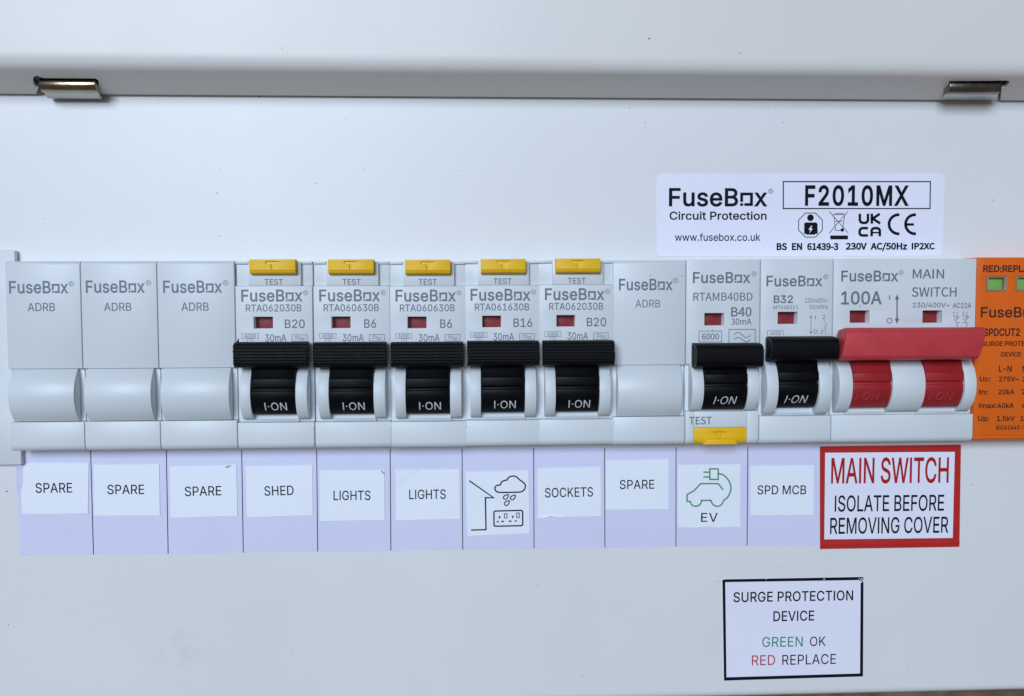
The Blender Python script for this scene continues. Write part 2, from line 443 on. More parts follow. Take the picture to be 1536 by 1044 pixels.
  'c': (396, ("207 -8 159 -2 117 16 82 46 56 85 40 133 34 187 40 243 56 291 82 330 117 360 159 378 207 384 260 377 305 356 340 322 362 277 303 262 290 289 270 311 242 325 207 330 173 325 145 310 124 287 108 258 99 224 96 187 99 151 108 117 124 89 145 66 173 51 207 46 243 52 271 66 292 89 304 117 363 102 354 78 341 56 306 21 261 -1",)),
  'd': (424, ("195 -8 151 -2 111 16 79 45 55 84 39 133 34 189 39 245 55 293 79 332 112 361 151 378 196 384 228 381 253 373 287 346 306 319 311 319 311 509 372 509 372 0 313 0 313 59 307 59 287 31 252 4 227 -5","205 47 236 51 263 65 284 86 299 115 309 150 312 189 309 229 300 263 284 291 263 312 237 325 205 330 172 325 145 311 124 290 108 261 99 227 96 189 99 151 109 117 124 88 145 66 172 51",)),
  'e': (404, ("212 -8 161 -2 117 16 82 46 56 85 40 132 34 187 39 242 55 290 81 329 115 359 157 378 205 384 236 382 266 374 294 361 319 341 341 315 357 282 368 242 371 194 371 169 75 169 75 221 338 221 310 202 307 237 298 269 283 294 263 314 237 326 205 330 173 326 146 313 125 294 109 270 99 241 96 211 96 178 100 139 110 106 128 80 151 61 179 50 212 46 254 53 285 73 306 105 365 91 353 63 335 39 311 19 283 4 249 -5",)),
  'f': (254, ("228 379 228 327 6 327 6 379","81 0 81 432 84 461 96 486 113 505 135 519 161 527 187 530 222 527 243 521 227 468 215 472 195 474 171 470 154 460 145 443 142 419 142 0",)),
  'i': (167, ("53 0 53 379 114 379 114 0","84 443 67 446 54 455 44 468 41 483 44 499 54 512 67 521 84 524 100 521 114 512 123 499 126 483 123 468 114 455 100 446",)),
  'j': (167, ("53 379 114 379 114 -30 111 -63 102 -90 86 -113 65 -129 37 -139 4 -143 -10 -143 -10 -87 2 -87 25 -83 40 -72 50 -54 53 -29","83 443 67 446 53 455 44 468 41 483 44 499 53 512 67 521 83 524 100 521 114 512 123 499 126 483 123 468 114 455 100 446",)),
  'k': (381, ("110 137 110 212 121 212 284 379 360 379 184 199 177 199","53 0 53 509 114 509 114 0","294 0 148 186 191 229 372 0",)),
  'm': (610, ("53 0 53 379 112 379 112 295 108 295 118 323 132 346 151 363 172 376 195 384 219 386 257 380 287 361 309 331 321 295 312 295 322 321 337 343 357 361 381 375 407 383 437 386 468 383 497 372 522 354 541 328 553 296 557 255 557 0 496 0 496 254 490 289 473 313 447 326 419 330 395 328 374 320 358 307 345 290 338 270 335 247 335 0 274 0 274 260 269 288 253 311 229 326 199 330 178 328 158 320 140 307 126 289 117 266 114 238 114 0",)),
  'n': (410, ("114 227 114 0 53 0 53 379 112 379 112 287 102 287 124 332 152 362 187 379 227 384 264 380 295 369 321 349 341 321 353 285 357 240 357 0 296 0 296 235 290 275 273 304 246 323 210 329 184 326 161 317 141 303 126 283 117 257",)),
  'o': (415, ("207 -8 159 -2 117 16 82 46 56 85 40 133 34 187 40 243 56 291 82 330 117 360 159 378 207 384 256 378 299 360 333 330 359 291 376 243 381 187 376 133 359 85 333 46 299 16 256 -2","207 46 242 51 270 66 292 89 307 117 316 151 319 187 316 224 307 258 292 287 270 310 242 325 207 330 173 325 145 310 124 287 108 258 99 224 96 187 99 151 108 117 124 89 145 66 173 51",)),
  'p': (424, ("53 -143 53 379 112 379 112 319 118 319 137 346 171 373 197 381 229 384 274 378 313 361 345 332 370 293 385 245 390 189 385 133 370 84 346 45 313 16 274 -2 229 -8 198 -5 173 4 138 31 118 59 114 59 114 -143","220 47 253 51 279 66 301 88 316 117 325 151 328 189 325 227 316 261 301 290 280 311 253 325 220 330 188 325 161 312 140 291 125 263 116 229 113 189 116 150 125 115 140 86 162 65 188 51",)),
  'r': (259, ("53 0 53 379 112 379 112 321 115 321 130 347 152 367 181 380 213 385 229 384 243 384 243 322 230 324 207 326 182 323 159 315 140 301 126 284 117 262 114 237 114 0",)),
  's': (365, ("182 -8 145 -5 112 3 84 18 62 38 45 63 36 94 94 107 105 79 124 60 150 49 181 45 217 50 244 62 262 81 268 103 265 121 254 136 237 147 212 155 149 170 104 186 72 208 53 237 47 274 51 305 65 332 87 354 115 370 149 381 187 384 223 381 254 372 279 358 299 339 314 316 324 290 268 277 258 298 243 316 219 328 187 333 156 329 131 317 114 299 109 277 112 258 124 243 144 232 172 223 229 209 275 194 306 171 325 142 331 107 326 75 312 47 290 24 260 6 223 -5",)),
  't': (227, ("204 379 204 327 6 327 6 379","65 471 126 471 126 98 128 76 136 61 150 53 170 50 185 51 202 54 213 2 192 -3 168 -4 125 2 92 21 72 52 65 93",)),
  'u': (410, ("182 -5 146 -1 115 11 89 31 69 59 57 95 53 139 53 379 114 379 114 144 119 105 137 75 164 56 200 50 226 53 249 62 268 77 283 97 293 122 296 153 296 379 357 379 357 0 298 0 298 92 307 92 286 47 257 17 222 0",)),
  'w': (567, ("138 0 23 379 87 379 133 214 154 137 175 41 165 41 186 135 206 214 252 379 316 379 362 214 382 136 402 41 391 41 413 135 434 214 480 379 545 379 429 0 368 0 319 172 305 225 291 280 277 338 291 338 277 280 263 225 248 172 199 0",)),
  'x': (379, ("21 0 171 218 171 171 29 379 100 379 147 306 179 253 207 206 175 206 202 253 233 306 282 379 352 379 209 169 209 214 358 0 287 0 231 85 200 136 173 182 205 182 178 136 148 85 91 0",)),
  'z': (380, ("42 0 42 46 254 320 254 323 48 323 48 379 333 379 333 331 126 60 126 56 339 56 339 0",)),
  '~': (453, ("52 150 55 188 66 218 82 240 103 255 127 263 151 266 175 264 197 256 246 221 275 198 299 192 318 196 332 207 341 226 344 253 400 253 397 215 386 185 370 163 349 148 326 139 301 137 276 139 254 148 207 182 177 204 154 210 136 207 121 196 111 178 108 150",)),
 },
 'S': {
  '-': (121, ("16 86 106 86 106 110 16 110",)),
  '.': (97, ("49 -5 65 2 72 20 65 37 49 44 32 37 26 20 32 2",)),
  '/': (137, ("4 -63 27 -63 132 278 109 278",)),
  '0': (194, ("97 -5 140 10 167 55 177 129 167 203 140 247 97 261 55 247 27 203 18 129 27 55 55 10","97 21 72 33 55 68 48 129 55 190 72 225 97 236 123 225 140 190 146 129 140 68 123 33",)),
  '1': (194, ("31 0 172 0 172 27 120 27 120 257 96 257 72 246 42 238 42 218 88 218 88 27 31 27",)),
  '2': (194, ("15 0 177 0 177 28 106 28 64 25 117 81 152 134 165 186 155 226 129 252 90 261 47 251 14 224 33 206 57 227 86 235 112 229 128 211 133 185 120 138 82 83 15 19",)),
  '3': (194, ("92 -5 134 4 163 29 175 69 167 100 148 121 120 134 120 136 153 158 166 197 156 232 130 254 91 261 52 253 20 231 37 210 61 228 90 235 122 224 133 195 127 170 104 152 62 146 62 121 109 115 135 97 142 70 135 44 117 28 90 22 53 31 27 51 10 31 42 6",)),
  '4': (194, ("119 0 149 0 149 71 183 71 183 96 149 96 149 257 114 257 7 92 7 71 119 71","119 96 40 96 99 184 119 222 121 222 119 175",)),
  '5': (194, ("92 -5 133 6 164 36 176 83 165 130 137 157 98 165 78 163 60 155 67 229 163 229 163 257 39 257 30 137 47 126 68 137 90 141 118 134 137 114 143 83 136 50 116 29 89 22 51 31 26 50 9 29 42 6",)),
  '6': (194, ("105 -5 142 6 169 35 179 79 170 124 146 150 108 159 77 151 50 129 60 191 83 225 116 235 138 230 157 215 175 235 149 254 114 261 68 248 33 203 20 123 31 52 61 10","50 103 77 128 103 136 128 129 144 109 149 79 143 48 128 28 105 21 78 30 59 58",)),
  '7': (194, ("69 0 103 0 111 89 133 164 178 237 178 257 17 257 17 229 142 229 102 160 79 87",)),
  '8': (194, ("98 -5 140 4 168 28 178 62 165 104 135 129 135 131 158 156 169 193 161 228 136 252 99 261 63 252 38 230 28 195 39 161 63 136 63 135 31 107 16 64 27 28 56 4","116 139 87 152 66 170 57 195 69 225 98 237 130 224 142 191 135 164","98 19 71 25 52 42 44 67 54 100 80 125 114 110 138 91 148 63 134 31",)),
  '9': (194, ("82 -5 128 10 162 56 175 139 164 207 133 248 89 261 52 251 26 222 15 178 24 133 49 106 86 97 118 106 145 129 135 66 112 32 81 22 57 27 38 42 20 22 46 3","145 155 118 129 91 121 66 128 51 148 46 178 51 209 67 229 89 236 117 227 136 200",)),
  'A': (213, ("1 0 34 0 59 78 153 78 177 0 211 0 124 257 88 257","67 104 79 144 105 230 106 230 132 144 145 104",)),
  'B': (230, ("35 0 117 0 168 8 202 33 214 75 208 105 189 126 162 137 162 138 190 159 200 194 188 230 157 250 111 257 35 257","68 148 68 231 107 231 141 227 161 214 168 190 161 167 141 153 106 148","68 26 68 123 112 123 151 118 174 102 182 76 174 48 150 31 112 26",)),
  'C': (223, ("132 -5 176 5 211 32 193 53 166 32 133 24 91 37 63 73 54 129 64 185 92 220 134 233 164 226 187 209 204 230 175 252 134 261 76 245 35 200 20 128 35 57 75 11",)),
  'D': (241, ("35 0 101 0 166 15 206 60 220 129 206 199 166 242 99 257 35 257","68 27 68 230 97 230 147 219 177 184 187 129 177 74 147 39 97 27",)),
  'E': (206, ("35 0 187 0 187 28 68 28 68 121 165 121 165 149 68 149 68 229 183 229 183 257 35 257",)),
  'G': (241, ("136 -5 182 4 215 25 215 133 131 133 131 106 186 106 186 39 165 28 139 24 93 37 64 73 54 129 64 185 94 220 139 233 171 226 194 209 212 230 183 251 138 261 77 245 36 200 20 128 35 57 76 11",)),
  'H': (255, ("35 0 68 0 68 121 187 121 187 0 220 0 220 257 187 257 187 149 68 149 68 257 35 257",)),
  'I': (103, ("35 0 68 0 68 257 35 257",)),
  'M': (284, ("35 0 64 0 64 142 60 218 62 218 82 159 131 26 153 26 201 159 222 218 223 218 219 142 219 0 249 0 249 257 210 257 161 119 143 66 142 66 123 119 74 257 35 257",)),
  'N': (253, ("35 0 66 0 66 135 62 215 63 215 91 162 185 0 218 0 218 257 187 257 187 123 192 42 190 42 162 95 68 257 35 257",)),
  'P': (222, ("35 0 68 0 68 102 110 102 160 111 192 137 204 181 192 226 159 250 109 257 35 257","68 129 68 230 104 230 142 226 165 211 172 181 165 151 143 134 106 129",)),
  'R': (222, ("68 135 68 230 111 230 145 226 166 212 173 185 166 157 145 140 111 135","176 0 213 0 147 112 178 126 198 150 205 185 194 227 162 250 116 257 35 257 35 0 68 0 68 109 114 109",)),
  'S': (209, ("106 -5 153 5 183 31 194 68 187 100 168 122 141 137 104 153 75 168 62 196 75 223 110 233 142 226 168 209 185 230 152 252 110 261 68 252 39 228 29 193 37 162 57 141 81 127 118 111 148 94 161 65 154 44 136 29 107 24 68 33 36 56 17 33 56 6",)),
  'T': (210, ("89 0 121 0 121 229 199 229 199 257 11 257 11 229 89 229",)),
  'V': (201, ("82 0 120 0 201 257 168 257 127 118 102 33 101 33 76 118 34 257 0 257",)),
  'W': (307, ("63 0 102 0 140 155 153 213 154 213 167 155 206 0 245 0 298 257 267 257 239 117 225 34 223 34 205 117 169 257 140 257 104 117 86 34 85 34 69 117 42 257 9 257",)),
  'X': (201, ("6 0 40 0 77 69 98 111 99 111 121 69 159 0 195 0 120 131 190 257 156 257 121 191 103 153 102 153 82 191 47 257 11 257 81 133",)),
  'm': (324, ("32 0 64 0 64 138 89 160 112 167 132 162 144 145 147 116 147 0 179 0 179 138 204 160 227 167 247 162 259 145 263 116 263 0 294 0 294 120 288 161 269 186 237 195 204 185 174 159 156 185 121 195 90 186 62 162 62 162 58 190 32 190",)),
  'z': (166, ("12 0 156 0 156 26 53 26 153 173 153 190 23 190 23 164 112 164 12 17",)),
  '~': (194, ("132 100 157 109 180 136 162 148 148 130 132 125 101 141 63 158 38 149 14 123 32 110 46 128 62 134 94 117",)),
 },
}

CAPH = {'A': 509.0, 'S': 0.0}


def contours(font, ch):
    g = GLYPHS[font].get(ch)
    if g is None:
        return 180, []
    out = []
    for c in g[1]:
        q = list(map(int, c.split()))
        out.append([(q[i], q[i + 1]) for i in range(0, len(q), 2)])
    return g[0], out


CAPH['S'] = max(y for c in contours('S', 'H')[1] for _, y in c)
# the boxed o of the logo: a squared ring broken by a flash at two corners
LOGO_O = (430, [[(28, 120), (28, 394), (402, 394), (402, 0), (150, 0), (150, 84), (316, 84), (316, 310), (114, 310), (114, 120)],
               [(28, 0), (28, 80), (118, 80), (118, 0)]])


def embolden(c, d):
    n = len(c)
    out = []
    for i in range(n):
        p, q, r = c[i - 1], c[i], c[(i + 1) % n]
        a = Vector((q[0] - p[0], q[1] - p[1]))
        b = Vector((r[0] - q[0], r[1] - q[1]))
        if a.length < 1e-6 or b.length < 1e-6:
            out.append(q)
            continue
        a.normalize()
        b.normalize()
        na, nb = Vector((-a[1], a[0])), Vector((-b[1], b[0]))
        m = na + nb
        if m.length < .3:
            m = na
        m.normalize()
        k = d / max(.45, m.dot(na))
        out.append((q[0] + m[0] * k, q[1] + m[1] * k))
    return out


def area2(l):
    return sum(l[k - 1][0] * l[k][1] - l[k][0] * l[k - 1][1] for k in range(len(l))) / 2


def winding(p, loops):
    w = 0
    for l in loops:
        for k in range(len(l)):
            a, b = l[k - 1], l[k]
            if (a[1] <= p[1]) != (b[1] <= p[1]):
                t = (p[1] - a[1]) / (b[1] - a[1])
                if a[0] + (b[0] - a[0]) * t > p[0]:
                    w += 1 if b[1] > a[1] else -1
    return w


def tess(loops):
    """(points, triangles) of outlines that may hold holes and may cross each other: everything
    with a winding other than nought is filled"""
    xs = [p[0] for l in loops for p in l]
    ys = [p[1] for l in loops for p in l]
    k = 1.0 / max(max(xs) - min(xs), max(ys) - min(ys), 1e-9)
    ls = [[Vector(((p[0] - xs[0]) * k, (p[1] - ys[0]) * k)) for p in l] for l in loops]
    pts, edges = [], []
    for l in ls:
        n = len(pts)
        pts += l
        edges += [(n + q, n + (q + 1) % len(l)) for q in range(len(l))]
    V, _, F = delaunay_2d_cdt(pts, edges, [], 0, 1e-6)[:3]
    tris = [tuple(f) for f in F if winding(((V[f[0]][0] + V[f[1]][0] + V[f[2]][0]) / 3, (V[f[0]][1] + V[f[1]][1] + V[f[2]][1]) / 3), ls)]
    return [(v[0] / k + xs[0], v[1] / k + ys[0]) for v in V], tris


def fill(mb, loops, w):
    """flat print: polygons with holes, as one sheet at height w"""
    V, T = tess(loops)
    mb.add([(p[0], p[1], w) for p in V], T)


TESS = {}


def cut(mb, v):
    """splits the faces of a print along the level v so that it can bend there"""
    nf = []
    for f in mb.f:
        P = [mb.v[i] for i in f]
        if min(p[1] for p in P) >= v or max(p[1] for p in P) <= v:
            nf.append(f)
            continue
        lo, hi = [], []
        for k in range(len(f)):
            a, b = mb.v[f[k]], mb.v[f[(k + 1) % len(f)]]
            (hi if a[1] >= v else lo).append(f[k])
            if (a[1] - v) * (b[1] - v) < 0:
                t = (v - a[1]) / (b[1] - a[1])
                mb.v.append((a[0] + (b[0] - a[0]) * t, v, a[2]))
                hi.append(len(mb.v) - 1)
                lo.append(len(mb.v) - 1)
        nf += [tuple(x) for x in (lo, hi) if len(x) >= 3]
    mb.f = nf


def word_loops(text, font, bold, track):
    x, out = 0.0, []
    for ch in text:
        if ch == '\x01':
            adv, cs = LOGO_O
            out.append(('logo', cs, x))
        elif ch == '·':
            adv = 200
            out.append(('dot', [[(100 + 48 * math.cos(k * .785), 255 + 48 * math.sin(k * .785)) for k in range(8)]], x))
        else:
            adv, cs = contours(font, ch)
            if cs:
                if bold:
                    sg = -1 if area2(max(cs, key=lambda l: abs(area2(l)))) > 0 else 1
                    cs = [embolden(c, bold * sg) for c in cs]
                key = (font, ch, bold)
                out.append((key, cs, x))
        x += adv + track
    return out


def text(mb, s, x0, x1, y0, y1, w, font='A', bold=0, dy=None, slant=0, track=0, cap=None, flip=1):
    """s set between the pixels x0..x1 and y0..y1 (capital height) of the photograph on the plane w.
    dy: how much higher the right end stands in pixels; None = level with the row"""
    gl = word_loops(s, font, bold, track)
    xs = [p[0] + x for _, g, x in gl for c in g for p in c]
    a, b = min(xs), max(xs)
    P0, P1 = at(x0, y1, w), at(x1, y1 - (dy or 0), w)
    top = at(x0, y0, w)
    hgt = math.hypot(top[0] - P0[0], top[1] - P0[1])
    if dy is None:
        m = (P0[1] + P1[1]) / 2
        P0, P1 = (P0[0], m), (P1[0], m)
    ex = Vector((P1[0] - P0[0], P1[1] - P0[1]))
    L = ex.length
    ex.normalize()
    ey = Vector((-ex[1], ex[0]))
    sx, sy = L / (b - a), hgt / (cap or CAPH[font])
    for key, g, x in gl:
        if key not in TESS:
            TESS[key] = tess(g)
        V, T = TESS[key]
        mb.add([(P0[0] + ex[0] * ((p[0] + x - a) * sx + slant * p[1] * sy) + ey[0] * p[1] * sy,
                 P0[1] + ex[1] * ((p[0] + x - a) * sx + slant * p[1] * sy) + ey[1] * p[1] * sy, w) for p in V], T)


def line(mb, pts, width, w, closed=False):
    """an inked stroke through (u, v) points, mitred"""
    n = len(pts)
    pts = [Vector(p) for p in pts]
    L, R = [], []
    for i in range(n):
        if closed or 0 < i < n - 1:
            a = (pts[i] - pts[i - 1]).normalized()
            b = (pts[(i + 1) % n] - pts[i]).normalized()
        elif i == 0:
            a = b = (pts[1] - pts[0]).normalized()
        else:
            a = b = (pts[-1] - pts[-2]).normalized()
        na, nb = Vector((-a[1], a[0])), Vector((-b[1], b[0]))
        m = na + nb
        m = m.normalized() if m.length > .2 else na
        k = width / 2 / max(.4, m.dot(na))
        L.append(pts[i] + m * k)
        R.append(pts[i] - m * k)
    vs = [(p[0], p[1], w) for p in L] + [(p[0], p[1], w) for p in R]
    fs = [(i, (i + 1) % n, n + (i + 1) % n, n + i) for i in range(n if closed else n - 1)]
    mb.add(vs, fs)


def pline(mb, px, width, w, closed=False):
    line(mb, [at(x, y, w) for x, y in px], width, w, closed)


def ring(mb, x, y, rpx, width, w, n=18, fillit=False):
    c = at(x, y, w)
    r = abs(at(x + rpx, y, w)[0] - c[0])
    p = [(c[0] + r * math.cos(2 * math.pi * k / n), c[1] + r * math.sin(2 * math.pi * k / n)) for k in range(n)]
    if fillit:
        fill(mb, [p], w)
    else:
        line(mb, p, width, w, True)


def poly(mb, px, w):
    fill(mb, [[at(x, y, w) for x, y in px]], w)


def crop(x0, y0, s):
    return lambda x, y: (x0 + x / s, y0 + y / s)


def logo(mb, x0, x1, y0, y1, w, bold=14, rx=None, ry=None, rr=3.2):
    text(mb, 'FuseB\x01x', x0, x1, y0, y1, w, bold=bold, track=10)
    if rx:
        ring(mb, rx, ry, rr, .12, w)
        text(mb, 'R', rx - rr * .42, rx + rr * .45, ry - rr * .5, ry + rr * .5, w)


def wave_box(mb, x0, y0, x1, y1, w, n=2, lw=.13, inset=.18):
    pline(mb, [(x0, y0), (x1, y0), (x1, y1), (x0, y1)], lw, w, True)
    ww, hh = x1 - x0, y1 - y0
    for k in range(n):
        yc = y0 + hh * (.36 + .3 * k)
        pline(mb, [(x0 + ww * (inset + (1 - 2 * inset) * t / 12), yc - hh * .17 * math.sin(t / 12 * 2 * math.pi) * (1 if k == 0 else .85)) for t in range(13)], lw * 1.1, w)


# ------------------------------------------------------------------ enclosure
H = 6.974            # front plane of the modules
PR = .035            # print stands this much proud
U_L, U_R = -55, 300
enc = thing('consumer_unit_enclosure', 'white powder coated metal consumer unit with its lid hinged up above the row of breakers', 'fuse box', (120, 0, 0))
V_LIP = 62.6
V_TOP = 150
bot = at(768, 1046, 0)[1]


def panel_bottom():
    a = at(1290, 1043, 0)[1]
    return a


VB = panel_bottom()
mb = MB()
# cover sheet with the cutout the modules stand in, folded back along its bottom edge
mb.plate(U_L, U_R, VB + 2.0, V_TOP, -1.2, 0, [(-20, 275, -22.6, 22.45)])
fold = [(VB + 2.0, 0)] + [(VB + 2 - 2 * math.sin(t * math.pi / 16), -2 + 2 * math.cos(t * math.pi / 16)) for t in range(1, 9)] + [(VB, -95)]
inner = [(v + 1.0, w - 1.0) for v, w in fold]
inner[-1] = (VB + 1.0, -95)
mb.sweep(fold + inner[::-1], U_L, U_R)
cover = mb.build('front_cover', M['panel'], enc)
mb = MB()
mb.box(U_L, U_R, VB + 3, V_TOP, -100, -96)
mb.box(U_L, U_L + 1.2, VB + 3, V_TOP, -95.9, -1.4)
mb.box(U_R - 1.2, U_R, VB + 3, V_TOP, -95.9, -1.4)
mb.box(U_L + 1.3, U_R - 1.3, V_TOP - 1.2, V_TOP, -95.9, -1.4)
mb.build('back_box', M['panel'], enc, bevel=.3)

# lid: a folded sheet, its lip turned back to the cover, slotted for the hinges
LW = 13.5
va = at(768, 103, LW)[1]
vb_ = at(768, 145.5, 1.3)[1]
prof = [(V_TOP + 20, LW - 1), (V_TOP, LW)]
prof += [(va + 40, LW), (va + 12, LW), (va + 3.2, LW)]
# rounded fold
nrm = Vector((va - vb_, LW - 1.3)).normalized()
p_a, p_b, p_c = Vector((va + 3.2, LW)), Vector((va, LW)), Vector((va, LW)) + (Vector((vb_, 1.3)) - Vector((va, LW))).normalized() * 2.6
for k in range(1, 8):
    t = k / 8
    q = p_a * (1 - t) ** 2 + p_b * 2 * t * (1 - t) + p_c * t * t
    prof.append((q[0], q[1]))
prof.append((p_c[0], p_c[1]))
L0 = len(prof) - 1
for k in range(1, 9):
    q = p_c + (Vector((vb_, 1.3)) - p_c) * k / 8
    prof.append((q[0], q[1]))
prof.append((vb_ + .6, .35))


def lip_w(y):
    """where on the lip (v, w) the pixel row y falls"""
    best = None
    for k in range(101):
        q = p_c + (Vector((vb_, 1.3)) - p_c) * k / 100
        d = abs(at(768, y, q[1])[1] - q[0])
        if best is None or d < best[0]:
            best = (d, q)
    return best[1]


def on_lip(x, y):
    """(u, v, w) where the sight line of a pixel meets the lip"""
    best = None
    for k in range(241):
        q = p_c + (Vector((vb_, 1.3)) - p_c) * (k / 200 - .1)
        g = at(x, y, q[1])
        d = abs(g[1] - q[0])
        if best is None or d < best[0]:
            best = (d, (g[0], q[0], q[1]))
    return best[1]


def below_fold(p):
    lim = p_c + (Vector((vb_, 1.3)) - p_c) * .09
    return p if p[1] < lim[0] else (p[0], lim[0], lim[1])


E_ = Vector((vb_, 1.3))
us = [U_L + (U_R - U_L) * k / 16 for k in range(17)]
sheet_prof = prof[:L0 + 1]
P = [(u, v, w) for (v, w) in sheet_prof for u in us]
n = len(us)
Fc = [(j * n + i, j * n + i + 1, (j + 1) * n + i + 1, (j + 1) * n + i) for j in range(len(sheet_prof) - 1) for i in range(n - 1)]
NOTCH = [
    [(57, 150), (58, 131), (54, 130), (50.5, 126), (49, 120), (51, 115), (56, 113.5), (61, 116), (66, 117.2), (143, 117.8), (147.5, 120.5), (148.5, 126), (146.5, 131), (151, 150)],
    [(1416, 152), (1421, 135), (1424, 121.5), (1494, 121.2), (1500, 120.6), (1506, 119.7), (1511, 119.8), (1514.5, 122), (1512.5, 126.5), (1507, 131), (1502, 132.5), (1499, 152)]]
outline = [(U_L, E_[0], E_[1])]
for nt_ in NOTCH:
    q = [below_fold(on_lip(*p_)) for p_ in nt_]
    q[0] = (q[0][0], E_[0], E_[1])
    q[-1] = (q[-1][0], E_[0], E_[1])
    outline += q
outline += [(U_R, E_[0], E_[1]), (U_R, p_c[0], p_c[1])] + [(u, p_c[0], p_c[1]) for u in us[-2:0:-1]] + [(U_L, p_c[0], p_c[1])]
lv = (E_ - p_c).normalized()
V_, tr = tess([[(p_[0], math.hypot(p_[1] - p_c[0], p_[2] - p_c[1])) for p_ in outline]])
mb = MB().add(P, Fc).add([(q[0], p_c[0] + lv[0] * q[1], p_c[1] + lv[1] * q[1]) for q in V_], tr)
lid = mb.build('lid', M['lid'], enc)
so = lid.modifiers.new('thickness', 'SOLIDIFY')
so.thickness = .0009
so.offset = -1
if sum((p.normal.y * p.area) for p in lid.data.polygons) > 0:
    so.offset = 1
sub(lid)
for p in lid.data.polygons:
    c_ = p.center.z * 1000
    if c_ < p_c[0] - .01:
        p.use_smooth = False
ln = Vector((-(p_c[1] - E_[1]), p_c[0] - E_[0])).normalized()      # outward normal of the lip in (v, w)
for (xa, xb, yc, e) in ((60, 144.5, 127.8, -1), (1423, 1500.5, 130.8, 1)):
    r = 1.72
    c0 = on_lip((xa + xb) / 2, yc)
    ctr = Vector((c0[1], c0[2])) + ln * .75
    cen = at((xa + xb) / 2, yc, ctr[1])
    ctr[0] = cen[1]
    a, b = at(xa, yc, ctr[1] + 1)[0], at(xb, yc, ctr[1] + 1)[0]
    m_ = MB()
    m_.sweep([(ctr[0] + r * math.cos(k * math.pi / 18), ctr[1] + r * math.sin(k * math.pi / 18)) for k in range(36)], a, b)
    hb = m_.build('hinge', M['steel' if e < 0 else 'steel_grey'], enc, bevel=.16, seg=2, angle=50)
    hb['_o'] = tuple(enc['_o'])
    # leaf: a flat tongue that leaves the barrel and reaches the cover
    ve = at((xa + xb) / 2, 147.3 if e < 0 else 149.5, 2.6)[1]
    vt = ctr[0] - r * .72
    m_ = MB()
    l0, l1 = (at(70, 146, 2.9)[0], at(150, 146, 2.9)[0]) if e < 0 else (at(1416, 148, 2.9)[0], at(1497, 148, 2.9)[0])
    m_.hexa([(a + .3, vt + .1, ctr[1] + .75), (b - .15, vt + .1, ctr[1] + .75), (b - .15, vt + .3, ctr[1] - .5), (a + .3, vt + .3, ctr[1] - .5)],
            [(l0, ve, 2.9), (l1, ve, 2.9), (l1, ve + .2, .1), (l0, ve + .2, .1)])
    m_.build('hinge_leaf', M['zinc'], hb, bevel=.18)
    # added dark plate behind the lip, its colour standing for shade in the slot
    m_ = MB()
    q0, q1 = on_lip((xa + xb) / 2, 107), on_lip((xa + xb) / 2, 137)
    pv = [Vector((q[1], q[2])) - ln * o_ for q, o_ in ((q0, 1.15), (q1, 1.15), (q1, 1.5), (q0, 1.5))]
    m_.sweep([(p[0], p[1]) for p in pv], a - 4.5, b + 4.5)
    m_.build('slot_shade_plate', M['slot_shade'], hb)

# wall behind the unit
mb = MB()
N = 40
vs, fs = [], []
for j in range(N + 1):
    for i in range(N + 1):
        vs.append((-1900 + 4000 * i / N, -1500 + 3000 * j / N, -101 + .8 * rnd.uniform(-1, 0)))
for j in range(N):
    for i in range(N):
        fs.append((j * (N + 1) + i, j * (N + 1) + i + 1, (j + 1) * (N + 1) + i + 1, (j + 1) * (N + 1) + i))
mb.add(vs, fs)
wall = mb.build('wall', M['board'])
wall['kind'] = 'structure'

# ------------------------------------------------------------------ filler plate at the left end
fl = thing('filler_plate', 'plain light grey plastic filler plate standing behind the leftmost blank module', 'filler plate', (-12, 0, 0))
ur = at(22, 380, 1.9)[0]
vt, vbt = at(10, 375.5, 1.9)[1], at(10, 697.5, 1.9)[1]
MB().plate(-30, ur, vbt, vt, .15, 1.9, [(-24, -12, vbt + 12, vt - 12)]).build('plate', M['filler'], fl, bevel=.25)
MB().box(-23.8, -12.2, vbt + 12.2, vt - 12.2, -4, 1.6).build('insert', M['filler'], fl, bevel=.2)


# ------------------------------------------------------------------ modules
def lower_plate(mb, u0, u1, vtop, w=H):
    r = 1.5
    pr = [(vtop, -3), (vtop, w), (-22.4 + r, w)]
    pr += [(-22.4 + r - r * math.sin(t), w - r + r * math.cos(t)) for t in [k * math.pi / 12 for k in range(1, 7)]]
    pr += [(-22.4, -3)]
    mb.sweep(pr, u0, u1)


def bump(mb, u0, u1, v0, v1, w, sag, base=0):
    """guard that bulges out of the front: arc profile swept along u"""
    pr = [(v0, base)] + arc(v0, v1, w, sag) + [(v1, base)]
    mb.sweep(pr, u0, u1)


def upper_plate(mb, u0, u1, v0, v1, holes=(), rnd_top=True):
    mb.plate(u0, u1, v0, v1, -3, H, holes)


GB = 'plain blank modules of the row'
blank_labels = {
    0: 'plain grey blank module at the left end of the row, above the first SPARE label',
    1: 'plain grey blank module in the middle of the three side by side at left',
    2: 'plain grey blank module touching the breaker above the SHED label',
    8: 'lone plain blank module between two breakers with black toggles, right of the row centre'}


def vblank(slot, lx, ly):
    pass


